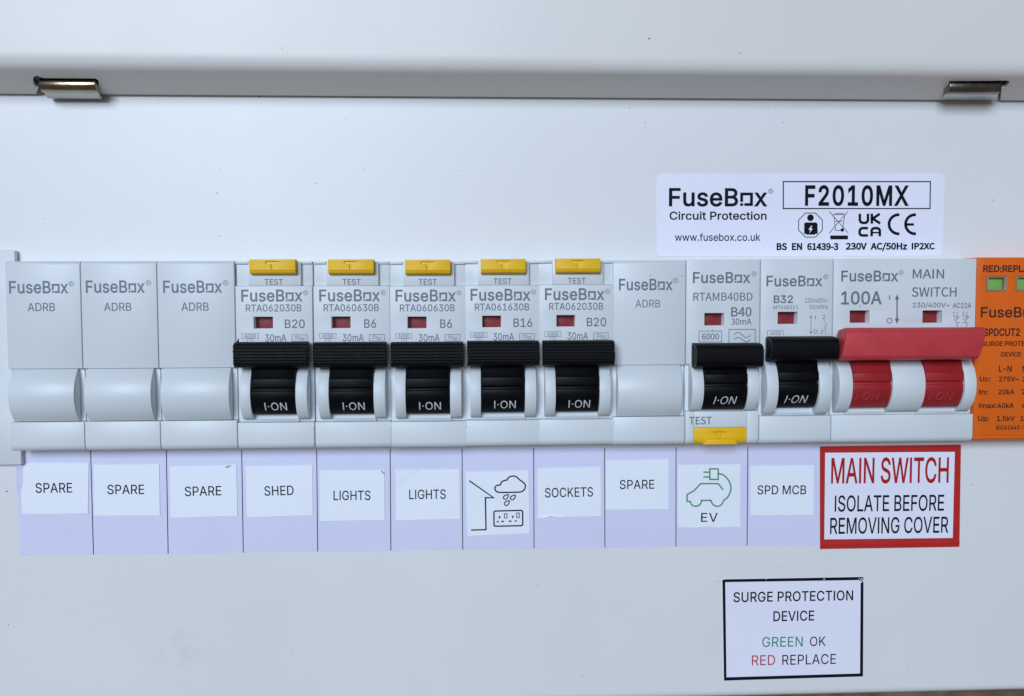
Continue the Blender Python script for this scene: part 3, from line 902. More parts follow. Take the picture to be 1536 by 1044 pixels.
def make_blank(i, u0, u1, lettering):
    t = thing('blank_module', blank_labels[i], 'blank module', (u0, 0, 0), GB)
    ja, jb = -2.75, -15.35
    m_ = MB()
    # upper plate with a softly rounded top edge
    r = 1.1
    pr = [(22.6, -3)] + [(22.6 - r + r * math.cos(a), H - r + r * math.sin(a)) for a in [k * math.pi / 10 for k in range(6)]] + [(ja, H), (ja, -3)]
    m_.sweep(pr, u0 + .09, u1 - .09)
    m_.box(u0 + .09, u1 - .09, jb, ja - .02, -3, H - 1.3)
    lower_plate(m_, u0 + .09, u1 - .09, jb - .1)
    m_.build('body', M['blank'], t, bevel=.16)
    m_ = MB()
    bump(m_, u0 + 1.0, u1 - 1.25, jb + .12, ja - .1, H - .35, 2.8, H - 1.4)
    m_.build('curved_cover', M['blank'], t, bevel=.15, angle=50)
    m_ = MB()
    lettering(m_)
    m_.build('lettering', M['ink_grey2'], t, smooth=False, clean=False)
    return t


UE = [0.53, 17.9, 35.6, 53.72, 72.06, 90.18, 108.1, 126.0, 143.97, 161.8, 180.1, 198.1, 233.9, 270]


def blank_text(lx0, lx1, ly0, ly1, rx, ry, ax0, ax1, ay0, ay1):
    def f(m_):
        logo(m_, lx0, lx1, ly0, ly1, H + PR, 14, rx, ry, 3.6)
        text(m_, 'ADRB', ax0, ax1, ay0, ay1, H + PR, bold=6)
    return f


make_blank(0, UE[0], UE[1], blank_text(13.8, 102.5, 421.8, 439.6, 106.8, 425.5, 41.5, 82.6, 454.5, 466.6))
make_blank(1, UE[1], UE[2], blank_text(128.8, 217.3, 421.0, 438.8, 222.5, 424.3, 156, 197, 454.2, 466.2))
make_blank(2, UE[2], UE[3], blank_text(244.8, 333.3, 421.2, 438.9, 338.3, 424.2, 272, 313, 453.8, 466.0))
c4 = crop(800, 370, 3.2625)


def _t8(m_):
    a, b = c4(419, 158), c4(682, 212)
    logo(m_, a[0], b[0], a[1], b[1], H + PR, 14, *c4(696, 166), 3.6)
    a, b = c4(499, 260), c4(621, 297)
    text(m_, 'ADRB', a[0], b[0], a[1], b[1], H + PR, bold=2)


make_blank(8, UE[8], UE[9], _t8)

# ---- residual current breakers, one built and four copied
c7 = crop(340, 375, 6.736)
U0 = UE[3]
GR = 'breakers with yellow test buttons at the top'


def uu(x, y, w=H):
    return at(x, y, w)[0]


def vv(x, y, w=H):
    return at(x, y, w)[1]


def ribbed(v0, v1, w0, w1, ribs, amp):
    """profile of a toggle bar: flat back, barrel front with fine ribs"""
    pts = [(v0, w0)]
    n = ribs * 2
    vc, hv = (v0 + v1) / 2, (v1 - v0) / 2
    for k in range(n + 1):
        t = -1 + 2 * k / n
        v = vc + hv * math.sin(t * math.pi / 2 * .98)
        w = w0 + .8 + (w1 - w0 - .8) * (max(0, 1 - abs(t) ** 3.2)) ** .8 - (amp if k % 2 else 0)
        pts.append((v, w))
    pts.append((v1, w0))
    return pts


def rotor_profile(vt, s=1.0):
    """(v, w) outline of the toggle's drum from under the bar down to the foot of the pocket"""
    return [(vt, 0), (vt, 8.9), (vt - 2.6, 9.7), (vt - 3.0, 10.2), (vt - 4.9, 10.2), (vt - 5.2, 9.7), (vt - 5.7, 9.7), (vt - 5.95, 10.05),
            (vt - 7.6, 10.0), (vt - 9.5, 9.2), (vt - 11.2, 7.9), (vt - 11.7, 7.2), (vt - 11.7, 0)]


def toggle_parts(t, ua, ub, vt, bar_px, mats, ribs=17, amp=.09, mark=None, ends=None, wb=(11.0, 16.6), rot=0):
    """drum, arm and bar of a switch; returns the drum"""
    m_ = MB()
    m_.sweep(rotor_profile(vt), ua, ub)
    drum = m_.build('toggle', mats[0], t, bevel=.12)
    sub(drum)
    x0, x1, y0, y1 = bar_px
    v1 = at((x0 + x1) / 2, y0, wb[0] + 1.2)[1]
    v0 = at((x0 + x1) / 2, y1, wb[0] + 1.2)[1]
    wm = wb[1] - .8
    b0, b1 = at(x0, (y0 + y1) / 2, wm)[0], at(x1, (y0 + y1) / 2, wm)[0]
    m_ = MB()
    m_.sweep(ribbed(v0, v1, wb[0], wb[1], ribs, amp), b0, b1, ends)
    m_.hexa([(ua + .2, vt - 2.0, 6), (ub - .2, vt - 2.0, 6), (ub - .2, vt + 1.2, 6), (ua + .2, vt + 1.2, 6)],
            [(ua + .4, v0 + .3, wb[0] + .4), (ub - .4, v0 + .3, wb[0] + .4), (ub - .4, v1 - .8, wb[0] + .4), (ua + .4, v1 - .8, wb[0] + .4)])
    bar = m_.build('toggle_bar', mats[1], drum, bevel=0 if ribs > 4 else .35)
    return drum, (b0, b1, v0, v1)


def make_rcbo():
    t = thing('circuit_breaker', 'breaker rated B20 with yellow test button, directly above the SHED label', 'circuit breaker', (U0, 0, 0), GR)
    a, b = U0 + .14, UE[4] - .14
    vj = vv(400, 429)            # foot of the top recesses
    va_, vb2 = -2.75, vv(400, 634)
    win = (uu(380.5, 484), uu(409.3, 484), vv(395, 492.8), vv(395, 475.2))
    pk = (uu(377.5, 590, 8.5), uu(444.5, 590, 8.5))
    m_ = MB()
    m_.plate(a, b, va_, vj, -3, H, [win])
    m_.box(a, b, vj + .05, 22.5, -3, H - 1.25)
    m_.box(uu(372.5, 400), uu(451, 400), vj + .03, 22.3, H - 2, H - .02)
    m_.box(a, uu(371.3, 400) - .0, 21.9, 22.52, H - 2, H - .6)
    m_.box(uu(452, 400), b, 21.9, 22.52, H - 2, H - .6)
    m_.plate(a, b, vb2 + .1, va_ - .05, -3, H - 1.35, [(pk[0], pk[1], vb2 + 1.9, va_ - .3)])
    # lit ramp at the foot of the pocket
    m_.add([(pk[0] - .05, vb2 + 2.2, 3.2), (pk[1] + .05, vb2 + 2.2, 3.2), (pk[1] + .25, vb2 + .12, H - .15), (pk[0] - .1, vb2 + .12, H - .15),
            (pk[0] - .05, vb2 + .1, 0), (pk[1] + .05, vb2 + .1, 0)],
           [(0, 1, 2, 3), (0, 3, 4), (1, 5, 2), (3, 2, 5, 4)])
    lower_plate(m_, a, b, vb2)
    # little moulding nib beside the seam
    m_.box(b - .35, b + .1, vb2 - 1.5, vb2 - .4, H - .5, H + .12)
    m_.build('body', M['mod'], t, bevel=.13)
    m_ = MB()
    for (g0, g1) in ((uu(360.5, 590, 9), pk[0] - .02), (pk[1] + .02, uu(461.5, 590, 9))):
        m_ = MB()
        bump(m_, g0, g1, vb2 + .75, va_ - .1, H - .4, 3.5, H - 1.5)
        m_.build('toggle_guard', M['mod'], t, bevel=.15, angle=50)
    # flag behind the window
    m_ = MB()
    m_.box(win[0] - .3, win[1] + .3, win[2] - .3, win[3] + .3, H - 4.5, H - 2.7)
    m_.build('indicator_flag', M['flag'], t, bevel=.1)
    # test button with a sunken T
    m_ = MB()
    wb_ = 9.0
    tb = (uu(373.8, 400, wb_), uu(442.8, 400, wb_), vv(408, 411.5, wb_), vv(408, 389.0, wb_))
    ux, tw = (tb[0] + tb[1]) / 2, .9
    hv = tb[3] - tb[2]
    m_.sweep([(tb[2] + .95, H - 1), (tb[2] + .95, wb_ - .02), (tb[2] + .35, wb_ - .35), (tb[2], wb_ - 1.1), (tb[2], H - 1)], tb[0] + .02, tb[1] - .02)
    m_.plate(tb[0], tb[1], tb[2] + .97, tb[3], H - 1, wb_,
             [(ux - 1.55, ux - .35, tb[2] + hv * .70, tb[2] + hv * .86), (ux - .35, ux + .35, tb[2] + hv * .32, tb[2] + hv * .86), (ux + .35, ux + 1.55, tb[2] + hv * .70, tb[2] + hv * .86)])
    m_.box(tb[0] + .3, tb[1] - .3, tb[2] + 1.1, tb[3] - .3, H - .9, wb_ - .4)
    m_.build('test_button', M['yellow'], t, bevel=.14)

    def ends(v, w):
        return (rnd.uniform(-.12, .12), rnd.uniform(-.15, .15))
    drum, bb = toggle_parts(t, pk[0] + .12, pk[1] - .12, -2.3, (350.5, 460.5, 512.8, 551), (M['rotor'], M['black']), ribs=13, amp=.13, ends=ends, wb=(8.4, 12.6))
    m_ = MB()
    text(m_, 'I·ON', 397.4, 430.6, 603.4, 615.6, 8.9, bold=3, track=10)
    # lay the print on the drum's slope
    cut(m_, -11.8)
    for k, (u, v, w) in enumerate(m_.v):
        dv = -2.3 - v
        m_.v[k] = (u, v, (10.0 + (9.2 - 10.0) * (dv - 7.6) / 1.9 if dv < 9.5 else 9.2 + (7.9 - 9.2) * (dv - 9.5) / 1.7) + .05)
    m_.build('on_mark', M['ink_white'], drum, smooth=False, clean=False)
    return t, bb


def rcbo_print(m_, du, dv, rating, code, six=True):
    """common print of the five breakers, shifted by du, dv millimetres"""
    q = MB()
    x, y = c7(383, 293)
    x2, y2 = c7(570, 350)
    text(q, 'TEST', x, x2, y, y2, H + PR, bold=9)
    a, b = c7(148, 402), c7(768, 518)
    logo(q, a[0], b[0], a[1], b[1], H + PR, 14, *c7(798, 432), 3.3)
    a, b = c7(193, 550), c7(755, 620)
    text(q, code, a[0], b[0], a[1], b[1], H + PR, bold=8)
    w_ = {'B20': (587, 790), 'B6': (607, 730), 'B16': (595, 790)}[rating]
    a, b = c7(w_[0], 703), c7(w_[1], 788)
    text(q, rating, a[0], b[0], a[1], b[1], H + PR, bold=10)
    a, b = c7(153, 845), c7(320, 895)
    pline(q, [(a[0], a[1]), (b[0], a[1]), (b[0], b[1]), (a[0], b[1])], .1, H + PR, True)
    a, b = c7(180, 853), c7(294, 887)
    text(q, '6000', a[0], b[0], a[1], b[1], H + PR, bold=9)
    a, b = c7(212, 897), c7(265, 935)
    pline(q, [(a[0], a[1]), (b[0], a[1]), (b[0], b[1]), (a[0], b[1])], .1, H + PR, True)
    a, b = c7(230, 906), c7(247, 932)
    text(q, '3', a[0], b[0], a[1], b[1], H + PR)
    a, b = c7(388, 853), c7(603, 925)
    text(q, '30mA', a[0], b[0], a[1], b[1], H + PR, bold=8)
    a, b = c7(660, 857), c7(812, 922)
    wave_box(q, a[0], a[1], b[0], b[1], H + PR)
    q.v = [(u + du, v + dv, w) for u, v, w in q.v]
    m_.add(q.v, q.f)


def copy_tree(o, parent=None, skip=()):
    c = o.copy()
    COL.objects.link(c)
    if parent is not None:
        c.parent = parent
    for ch in o.children:
        if ch.name.split('.')[0] not in skip:
            copy_tree(ch, c, skip)
    return c


first, bb0 = make_rcbo()
rcbo_info = [
    (0, 'B20', 'RTA062030B', None, 0),
    (1, 'B6', 'RTA060630B', 'breaker rated B6 with yellow test button, above the LIGHTS label next to SHED', -.02),
    (2, 'B6', 'RTA060630B', 'breaker rated B6 with yellow test button, above the LIGHTS label creased at its corner', -.12),
    (3, 'B16', 'RTA061630B', 'breaker rated B16 with yellow test button, above the rain cloud and house pictogram', .03),
    (4, 'B20', 'RTA062030B', 'breaker rated B20 with yellow test button, above the SOCKETS label', .12)]
for k, rating, code, lab, dv in rcbo_info:
    if k == 0:
        t = first
    else:
        t = copy_tree(first, skip=('lettering',))
        t.location = B(UE[3 + k], dv, rnd.uniform(-.12, .1))
        t['_o'] = (UE[3 + k], dv, 0)
        t['label'] = lab
    for ch in t.children:
        if ch.name.split('.')[0] == 'toggle':
            ch.rotation_euler.x = math.radians((.2, .8, .5, .3, .8)[k])
    m_ = MB()
    rcbo_print(m_, UE[3 + k] - U0, dv, rating, code)
    m_.build('lettering', M['ink_grey'], t, smooth=False, clean=False)
# sliver of flash left on the leftmost black bar
m_ = MB()
m_.add([(bb0[0] + .1, bb0[3] - .3, 9.8), (bb0[0] + .75, bb0[3] + .05, 9.8), (bb0[0] + .35, bb0[3] + .25, 9.9), (bb0[0] + .75, bb0[3] + 1.0, 10.0),
        (bb0[0] + .1, bb0[3] - .3, 9.6), (bb0[0] + .75, bb0[3] + .05, 9.6), (bb0[0] + .35, bb0[3] + .25, 9.7), (bb0[0] + .75, bb0[3] + 1.0, 9.8)],
       [(0, 1, 3, 2), (4, 6, 7, 5), (0, 2, 6, 4), (2, 3, 7, 6), (1, 0, 4, 5), (3, 1, 5, 7)])
drum0 = [c for c in first.children if c.name.startswith('toggle') and 'guard' not in c.name][0]
m_.build('flash_sliver', M['black'], drum0)

# ---- the breaker with its test button at the foot (car charger)
c5 = crop(1020, 370, 3.2625)
c5b = crop(1020, 480, 4.971)


def smooth_bar_ends(slope):
    return lambda v, w: (slope * (w - 14), -slope * (w - 14) * .3)


def end_rim(drum, b, v0, v1, w0, w1, m, name='bar_end'):
    """open end of the bar: a thin raised rim"""
    m_ = MB()
    pr = ribbed(v0 + .15, v1 - .15, w0 + .3, w1 - .25, 6, 0)
    n = len(pr)
    c = (sum(p[0] for p in pr) / n, sum(p[1] for p in pr) / n)
    vs = []
    for s_, du in ((1, 0), (1, -.12), (.86, -.12), (.86, 0)):
        vs += [(b + du, c[0] + (p[0] - c[0]) * s_, c[1] + (p[1] - c[1]) * s_) for p in pr]
    fs = []
    for k in range(3):
        fs += [(k * n + i, k * n + (i + 1) % n, (k + 1) * n + (i + 1) % n, (k + 1) * n + i) for i in range(n)]
    m_.add(vs, fs)
    return m_.build(name, m, drum)


t = thing('circuit_breaker', 'breaker rated B40 with its yellow test button at the foot, above the green car label', 'circuit breaker', (UE[9], 0, 0))
a, b = UE[9] + .14, UE[10] - .14
win = (uu(*c5(120, 355)), uu(*c5(216, 355)), vv(*c5(160, 386)), vv(*c5(160, 325)))
pk = (uu(1054, 585, 8.5), uu(1119, 585, 8.5))
va_, vb2 = -2.6, vv(1085, 617)
tbv = (uu(1041.0, 655), uu(1120, 655), vv(1080, 641.5))
m_ = MB()
m_.plate(a, b, va_, 22.75, -3, H, [win])
m_.plate(a, b, vb2 + .05, va_ - .05, -3, H - 1.3, [(pk[0], pk[1], vb2 + .9, va_ - .3)])
m_.add([(pk[0], vb2 + 1.3, 3.5), (pk[1], vb2 + 1.3, 3.5), (pk[1] + .3, vb2 + .1, H - .1), (pk[0] - .3, vb2 + .1, H - .1), (pk[0], vb2, 0), (pk[1], vb2, 0)],
       [(0, 1, 2, 3), (0, 3, 4), (1, 5, 2), (3, 2, 5, 4)])
# lower front in three pieces round the button
lower_plate(m_, a, tbv[0] - .08, vb2)
lower_plate(m_, tbv[1] + .08, b, vb2)
m_.box(tbv[0] - .06, tbv[1] + .06, tbv[2] + .08, vb2, -3, H)
m_.build('body', M['mod'], t, bevel=.13)
for (g0, g1) in ((uu(1037, 585, 9), pk[0] - .02), (pk[1] + .02, uu(1137, 585, 9))):
    m_ = MB()
    bump(m_, g0, g1, vb2 + .1, va_ + .3, H - .4, 3.6, H - 1.5)
    m_.build('toggle_guard', M['mod'], t, bevel=.15, angle=50)
MB().box(win[0] - .3, win[1] + .3, win[2] - .3, win[3] + .3, H - 4.5, H - 2.7).build('indicator_flag', M['flag'], t, bevel=.1)
m_ = MB()
xt, vk = uu(1080, 650), vv(1080, 657.6)
m_.plate(tbv[0], tbv[1], vk, tbv[2], H - 2, H - .25, [(xt - 1.5, xt - .3, vv(1080, 649.8), vv(1080, 647.4)), (xt - .32, xt + .32, vk + .15, vv(1080, 647.4)), (xt + .3, xt + 1.5, vv(1080, 649.8), vv(1080, 647.4))])
m_.box(tbv[0] + .3, tbv[1] - .3, vk + .05, tbv[2] - .3, H - 1.9, H - 1.0)
lower_plate(m_, tbv[0], tbv[1], vk - .005, H - .25)
x0, x1 = uu(1058, 665), uu(1103, 665)
# raised finger tab and the T on it
m_.hexa([(x0 - .6, vv(1080, 666.5), H - .5), (x1 + .6, vv(1080, 666.5), H - .5), (x1, vv(1080, 657.5), H - .5), (x0, vv(1080, 657.5), H - .5)],
        [(x0 - .4, vv(1080, 666.2), H + .3), (x1 + .4, vv(1080, 666.2), H + .3), (x1 - .2, vv(1080, 659), H + .25), (x0 + .2, vv(1080, 659), H + .25)])
m_.build('test_button', M['yellow'], t, bevel=.14)
drum, bb = toggle_parts(t, pk[0] + .1, pk[1] - .1, -2.0, (1044.5, 1144.5, 514.5, 551), (M['rotor'], M['black']), ribs=12, amp=.1, wb=(7.9, 13.2),
                        ends=lambda v, w: (rnd.uniform(-.05, .05), rnd.uniform(-.05, .05)))
end_rim(drum, bb[0], bb[2], bb[3], 7.9, 13.3, M['edge_black'])
m_ = MB()
text(m_, 'I·ON', 1070, 1102.5, 594.3, 606.3, 9.0, bold=0, slant=.18, track=10)
cut(m_, -2.0 - 9.5)
for k, (u, v, w) in enumerate(m_.v):
    dv = -2.0 - v
    m_.v[k] = (u, v, (10.0 + (9.2 - 10.0) * (dv - 7.6) / 1.9 if dv < 9.5 else 9.2 + (7.9 - 9.2) * (dv - 9.5) / 1.7) + .05)
m_.build('on_mark', M['ink_white'], drum, smooth=False, clean=False)
m_ = MB()
p, q = c5(63, 125), c5(345, 177)
logo(m_, p[0], q[0], p[1], q[1], H + PR, 14, *c5(362, 133), 3.3)
for (s_, X0, X1, Y0, Y1, fn, bo) in (('RTAMB40BD', 65, 355, 225, 264, 'S', 3), ('B40', 250, 350, 297, 341, 'S', 6), ('30mA', 250, 350, 352, 381, 'S', 5), ('6000', 107, 191, 425, 454, 'S', 6), ('TEST', 45, 155, 833, 869, 'S', 4)):
    p, q = c5(X0, Y0), c5(X1, Y1)
    text(m_, s_, p[0], q[0], p[1], q[1], H + PR, font=fn, bold=bo)
p, q = c5(93, 413), c5(204, 466)
pline(m_, [(p[0], p[1]), (q[0], p[1]), (q[0], q[1]), (p[0], q[1])], .16, H + PR, True)
p, q = c5(240, 405), c5(368, 480)
wave_box(m_, p[0], p[1], q[0], q[1], H + PR, lw=.17)
m_.build('lettering', M['ink_grey'], t, smooth=False, clean=False)

# ---- the plain breaker feeding the surge protector
t = thing('circuit_breaker', 'narrow breaker rated B32 without test button, beside the red main switch', 'circuit breaker', (UE[10], 0, 0))
a, b = UE[10] + .14, UE[11] - .14
win = (uu(*c5(479, 350)), uu(*c5(576, 350)), vv(*c5(520, 379)), vv(*c5(520, 319)))
pk = (uu(1164.5, 580, 8.5), uu(1225, 580, 8.5))
va_, vb2 = -1.6, vv(1195, 624)
m_ = MB()
m_.plate(a, b, va_, 22.85, -3, H, [win])
m_.plate(a, b, vb2 + .05, va_ - .05, -3, H - 1.3, [(pk[0], pk[1], vb2 + 1.9, va_ - .3)])
m_.add([(pk[0], vb2 + 2.2, 3.0), (pk[1], vb2 + 2.2, 3.0), (pk[1] + .3, vb2 + .1, H - .1), (pk[0] - .2, vb2 + .1, H - .1), (pk[0], vb2, 0), (pk[1], vb2, 0)],
       [(0, 1, 2, 3), (0, 3, 4), (1, 5, 2), (3, 2, 5, 4)])
lower_plate(m_, a, b, vb2)
m_.build('body', M['mod'], t, bevel=.13)
for (g0, g1) in ((uu(1148, 580, 9), pk[0] - .02), (pk[1] + .02, uu(1245.5, 580, 9))):
    m_ = MB()
    bump(m_, g0, g1, vb2 + .35, va_ + .2, H - .4, 3.9, H - 1.5)
    m_.build('toggle_guard', M['mod'], t, bevel=.15, angle=50)
MB().box(win[0] - .3, win[1] + .3, win[2] - .3, win[3] + .3, H - 4.5, H - 2.7).build('indicator_flag', M['flag'], t, bevel=.1)


def chipped(v, w):
    return (rnd.uniform(-.3, .2), rnd.uniform(-.05, .05))


drum, bb = toggle_parts(t, pk[0] + .1, pk[1] - .1, -1.6, (1159, 1257.5, 504.5, 541), (M['rotor'], M['black']), ribs=9, amp=.07, wb=(7.9, 13.4), ends=chipped)
end_rim(drum, bb[0] - .18, bb[2], bb[3], 7.9, 13.3, M['edge_black'])
m_ = MB()
text(m_, 'I·ON', 1177, 1209, 592.8, 604.8, 9.0, bold=0, slant=.18, track=10)
cut(m_, -1.6 - 9.5)
for k, (u, v, w) in enumerate(m_.v):
    dv = -1.6 - v
    m_.v[k] = (u, v, (10.0 + (9.2 - 10.0) * (dv - 7.6) / 1.9 if dv < 9.5 else 9.2 + (7.9 - 9.2) * (dv - 9.5) / 1.7) + .05)
m_.build('on_mark', M['ink_white'], drum, smooth=False, clean=False)
m_ = MB()
p, q = c5(423, 143), c5(697, 193)
logo(m_, p[0], q[0], p[1], q[1], H + PR, 14, *c5(714, 147), 3.3)
for (s_, X0, X1, Y0, Y1, bo) in (('B32', 458, 553, 239, 275, 16), ('MT06B321', 457, 578, 288, 306, 2), ('230/400V~', 612, 725, 252, 274, 4), ('50/60Hz', 636, 725, 285, 304, 3), ('6000', 443, 493, 415, 433, 3), ('I', 661, 665, 337, 355, 0), ('2', 688, 701, 408, 426, 3)):
    p, q = c5(X0, Y0), c5(X1, Y1)
    text(m_, s_, p[0], q[0], p[1], q[1], H + PR, bold=bo)
p, q = c5(428, 411), c5(505, 445)
pline(m_, [(p[0], p[1]), (q[0], p[1]), (q[0], q[1]), (p[0], q[1])], .1, H + PR, True)
pline(m_, [c5(641, 345), c5(641, 420)], .14, H + PR)
poly(m_, [c5(641, 333), c5(646, 348), c5(636, 348)], H + PR)
poly(m_, [c5(641, 430), c5(636, 415), c5(646, 415)], H + PR)
ring(m_, *c5(663, 415), 2.6, .14, H + PR)
pline(m_, [c5(695, 335), c5(710, 335), c5(708, 352), c5(698, 352)], .1, H + PR)
pline(m_, [c5(700, 345), c5(716, 385), c5(707, 392), c5(716, 398), c5(707, 405), c5(712, 412), c5(712, 428)], .1, H + PR)
m_.build('lettering', M['ink_grey'], t, smooth=False, clean=False)

# ---- main switch, two poles under one red bar
c6 = crop(1230, 370, 3.2614)
t = thing('main_switch', 'double width main switch with one long red toggle bar', 'main switch', (UE[11], 0, 0))
a, b = UE[11] + .12, UE[12] - .08
wins = [(uu(*c6(146, 342)), uu(*c6(243, 342)), vv(*c6(190, 373)), vv(*c6(190, 312))), (uu(*c6(502, 342)), uu(*c6(598, 342)), vv(*c6(550, 373)), vv(*c6(550, 312)))]
pks = [(uu(1275, 580, 8.5), uu(1334, 580, 8.5)), (uu(1383, 580, 8.5), uu(1441, 580, 8.5))]
va_, vb2 = -1.6, vv(1350, 622)
m_ = MB()
m_.plate(a, b, va_, 22.9, -3, H, wins)
m_.plate(a, b, vb2 + .05, va_ - .05, -3, H - 1.3, [(p[0], p[1], vb2 + 1.9, va_ - .3) for p in pks])
for p in pks:
    m_.add([(p[0], vb2 + 2.2, 3.0), (p[1], vb2 + 2.2, 3.0), (p[1] + .1, vb2 + .1, H - .1), (p[0] - .4, vb2 + .1, H - .1), (p[0], vb2, 0), (p[1], vb2, 0)],
           [(0, 1, 2, 3), (0, 3, 4), (1, 5, 2), (3, 2, 5, 4)])
lower_plate(m_, a, b, vb2)
m_.box(a - .05, a + .8, vv(1252, 578), vv(1252, 573), H - 2, H - 1.1)
m_.build('body', M['mod'], t, bevel=.13)
for (g0, g1) in ((uu(1256, 580, 9), pks[0][0] - .02), (pks[0][1] + .02, pks[1][0] - .02), (pks[1][1] + .02, uu(1460.5, 580, 9))):
    m_ = MB()
    bump(m_, g0, g1, vb2 + .7, va_ + .3, H - .4, 3.9, H - 1.5)
    m_.build('toggle_guard', M['mod'], t, bevel=.15, angle=50)
for w_ in wins:
    MB().box(w_[0] - .3, w_[1] + .3, w_[2] - .3, w_[3] + .3, H - 4.5, H - 2.7).build('indicator_flag', M['flag'], t, bevel=.1)
for p, (X0, X1) in zip(pks, ((168, 277), (526, 635))):
    m_ = MB()
    m_.sweep(rotor_profile(-1.9), p[0] + .1, p[1] - .1)
    m_.hexa([(p[0] + .3, -3.5, 6), (p[1] - .3, -3.5, 6), (p[1] - .3, .5, 6), (p[0] + .3, .5, 6)],
            [(p[0] + .5, -1.5, 9.8), (p[1] - .5, -1.5, 9.8), (p[1] - .5, 2.5, 9.8), (p[0] + .5, 2.5, 9.8)])
    d_ = m_.build('toggle', M['red'], t, bevel=.14)
    sub(d_)
    m_ = MB()
    q0, q1 = c6(X0, 711), c6(X1, 748)
    text(m_, 'I·ON', q0[0], q1[0], q0[1], q1[1], 9.0, bold=-8, slant=.15, track=10)
    cut(m_, -1.9 - 9.5)
    for k, (u, v, w) in enumerate(m_.v):
        dv = -1.9 - v
        m_.v[k] = (u, v, (10.0 + (9.2 - 10.0) * (dv - 7.6) / 1.9 if dv < 9.5 else 9.2 + (7.9 - 9.2) * (dv - 9.5) / 1.7) + .16)
    me_ = m_.build('on_mark', M['redmark'], d_, smooth=False, clean=True)
    sm = me_.modifiers.new('raised', 'SOLIDIFY')
    sm.thickness = .0002
    sm.offset = 0
# the long bar: bevelled hexagon in section, ends cut at a slant
wb0, wb1 = 9.2, 14.6
v1, v0 = vv(1370, 491, wb1 - 1.2), vv(1370, 540.5, wb1 - 1.8)
pr = [(v0 + 1.2, wb0), (v0, wb1 - 2.2), (v0 + .25, wb1 - 1.2), (v0 + 1.1, wb1 - .35), (v1 - 1.6, wb1), (v1 - .5, wb1 - .6), (v1, wb1 - 1.8), (v1 - .7, wb0)]
u0, u1 = uu(1269, 515, wb1), uu(1476, 515, wb1)
m_ = MB()
m_.sweep(pr, u0, u1, lambda v, w: ((w - wb1) * .0 - (v1 - v) * .16 + .4 - (wb1 - w) * .02, -(v1 - v) * .22 + .9))
m_.build('toggle_bar', M['redbar'], t, bevel=.35, seg=3, angle=25)
m_ = MB()
p, q = c6(104, 118), c6(383, 169)
logo(m_, p[0], q[0], p[1], q[1], H + PR, 14, *c6(397, 127), 3.3)
for (s_, X0, X1, Y0, Y1, fn, bo) in (('100A', 103, 302, 220, 281, 'A', 14), ('MAIN', 453, 607, 111, 155, 'S', 4), ('SWITCH', 449, 668, 199, 244, 'S', 4), ('230/400V~', 453, 635, 274, 297, 'A', 10), ('AC22A', 649, 740, 276, 300, 'A', 10), ('I', 338, 343, 236, 260, 'A', 0), ('1', 650, 660, 318, 340, 'A', 2), ('3', 694, 706, 318, 340, 'A', 2)):
    p, q = c6(X0, Y0), c6(X1, Y1)
    text(m_, s_, p[0], q[0], p[1], q[1], H + PR, font=fn, bold=bo)
pline(m_, [c6(377, 255), c6(377, 355)], .34, H + PR)
poly(m_, [c6(377, 233), c6(388, 258), c6(366, 258)], H + PR)
poly(m_, [c6(377, 378), c6(366, 352), c6(388, 352)], H + PR)
ring(m_, *c6(340, 362), 3.7, .2, H + PR)
for dx in (0, 48):
    pline(m_, [c6(671 + dx, 320), c6(671 + dx, 345)], .15, H + PR)
    pline(m_, [c6(662 + dx, 343), c6(680 + dx, 343), c6(671 + dx, 356)], .14, H + PR, True)
    pline(m_, [c6(653 + dx, 350), c6(671 + dx, 372), c6(671 + dx, 392)], .15, H + PR)
pline(m_, [c6(671, 371), c6(685, 371)], .12, H + PR)
pline(m_, [c6(695, 371), c6(716, 371)], .12, H + PR)
m_.build('lettering', M['ink_grey'], t, smooth=False, clean=False)

# ---- surge protector
t = thing('surge_protector', 'orange surge protection device with green status windows, cut by the right edge', 'surge protector', (UE[12], 0, 0))
a, b = UE[12] + .1, 270
wgs = [(uu(*c6(815, 180)), uu(*c6(917, 180)), vv(*c6(860, 217)), vv(*c6(860, 145))), (uu(*c6(960, 180)), uu(*c6(1062, 180)), vv(*c6(860, 217)), vv(*c6(860, 145)))]
m_ = MB()
m_.plate(a, b, -21, 23.2, -3, H - .1, wgs)
r = 1.2
m_.sweep([(-21.02, -3), (-21.02, H - .1)] + [(-21.02 - r * math.sin(k * math.pi / 12), H - .1 - r + r * math.cos(k * math.pi / 12)) for k in range(1, 7)] + [(-21.02 - r, -3)], a, b)
m_.build('body', M['orange'], t, bevel=.16)
for w_ in wgs:
    m_ = MB()
    m_.plate(w_[0] + .05, w_[1] - .05, w_[2] + .05, w_[3] - .05, H - 2, H + .08, [(w_[0] + .45, w_[1] - .75, w_[2] + .4, w_[3] - .35)])
    wr = m_.build('status_window', M['trim'], t, bevel=.1)
    sub(wr)
    MB().box(w_[0] + .1, w_[1] - .1, w_[2] + .1, w_[3] - .1, H - 3, H - 1.2).build('status_flag', M['green'], wr, bevel=.05)
m_ = MB()
Hs = H - .1 + PR
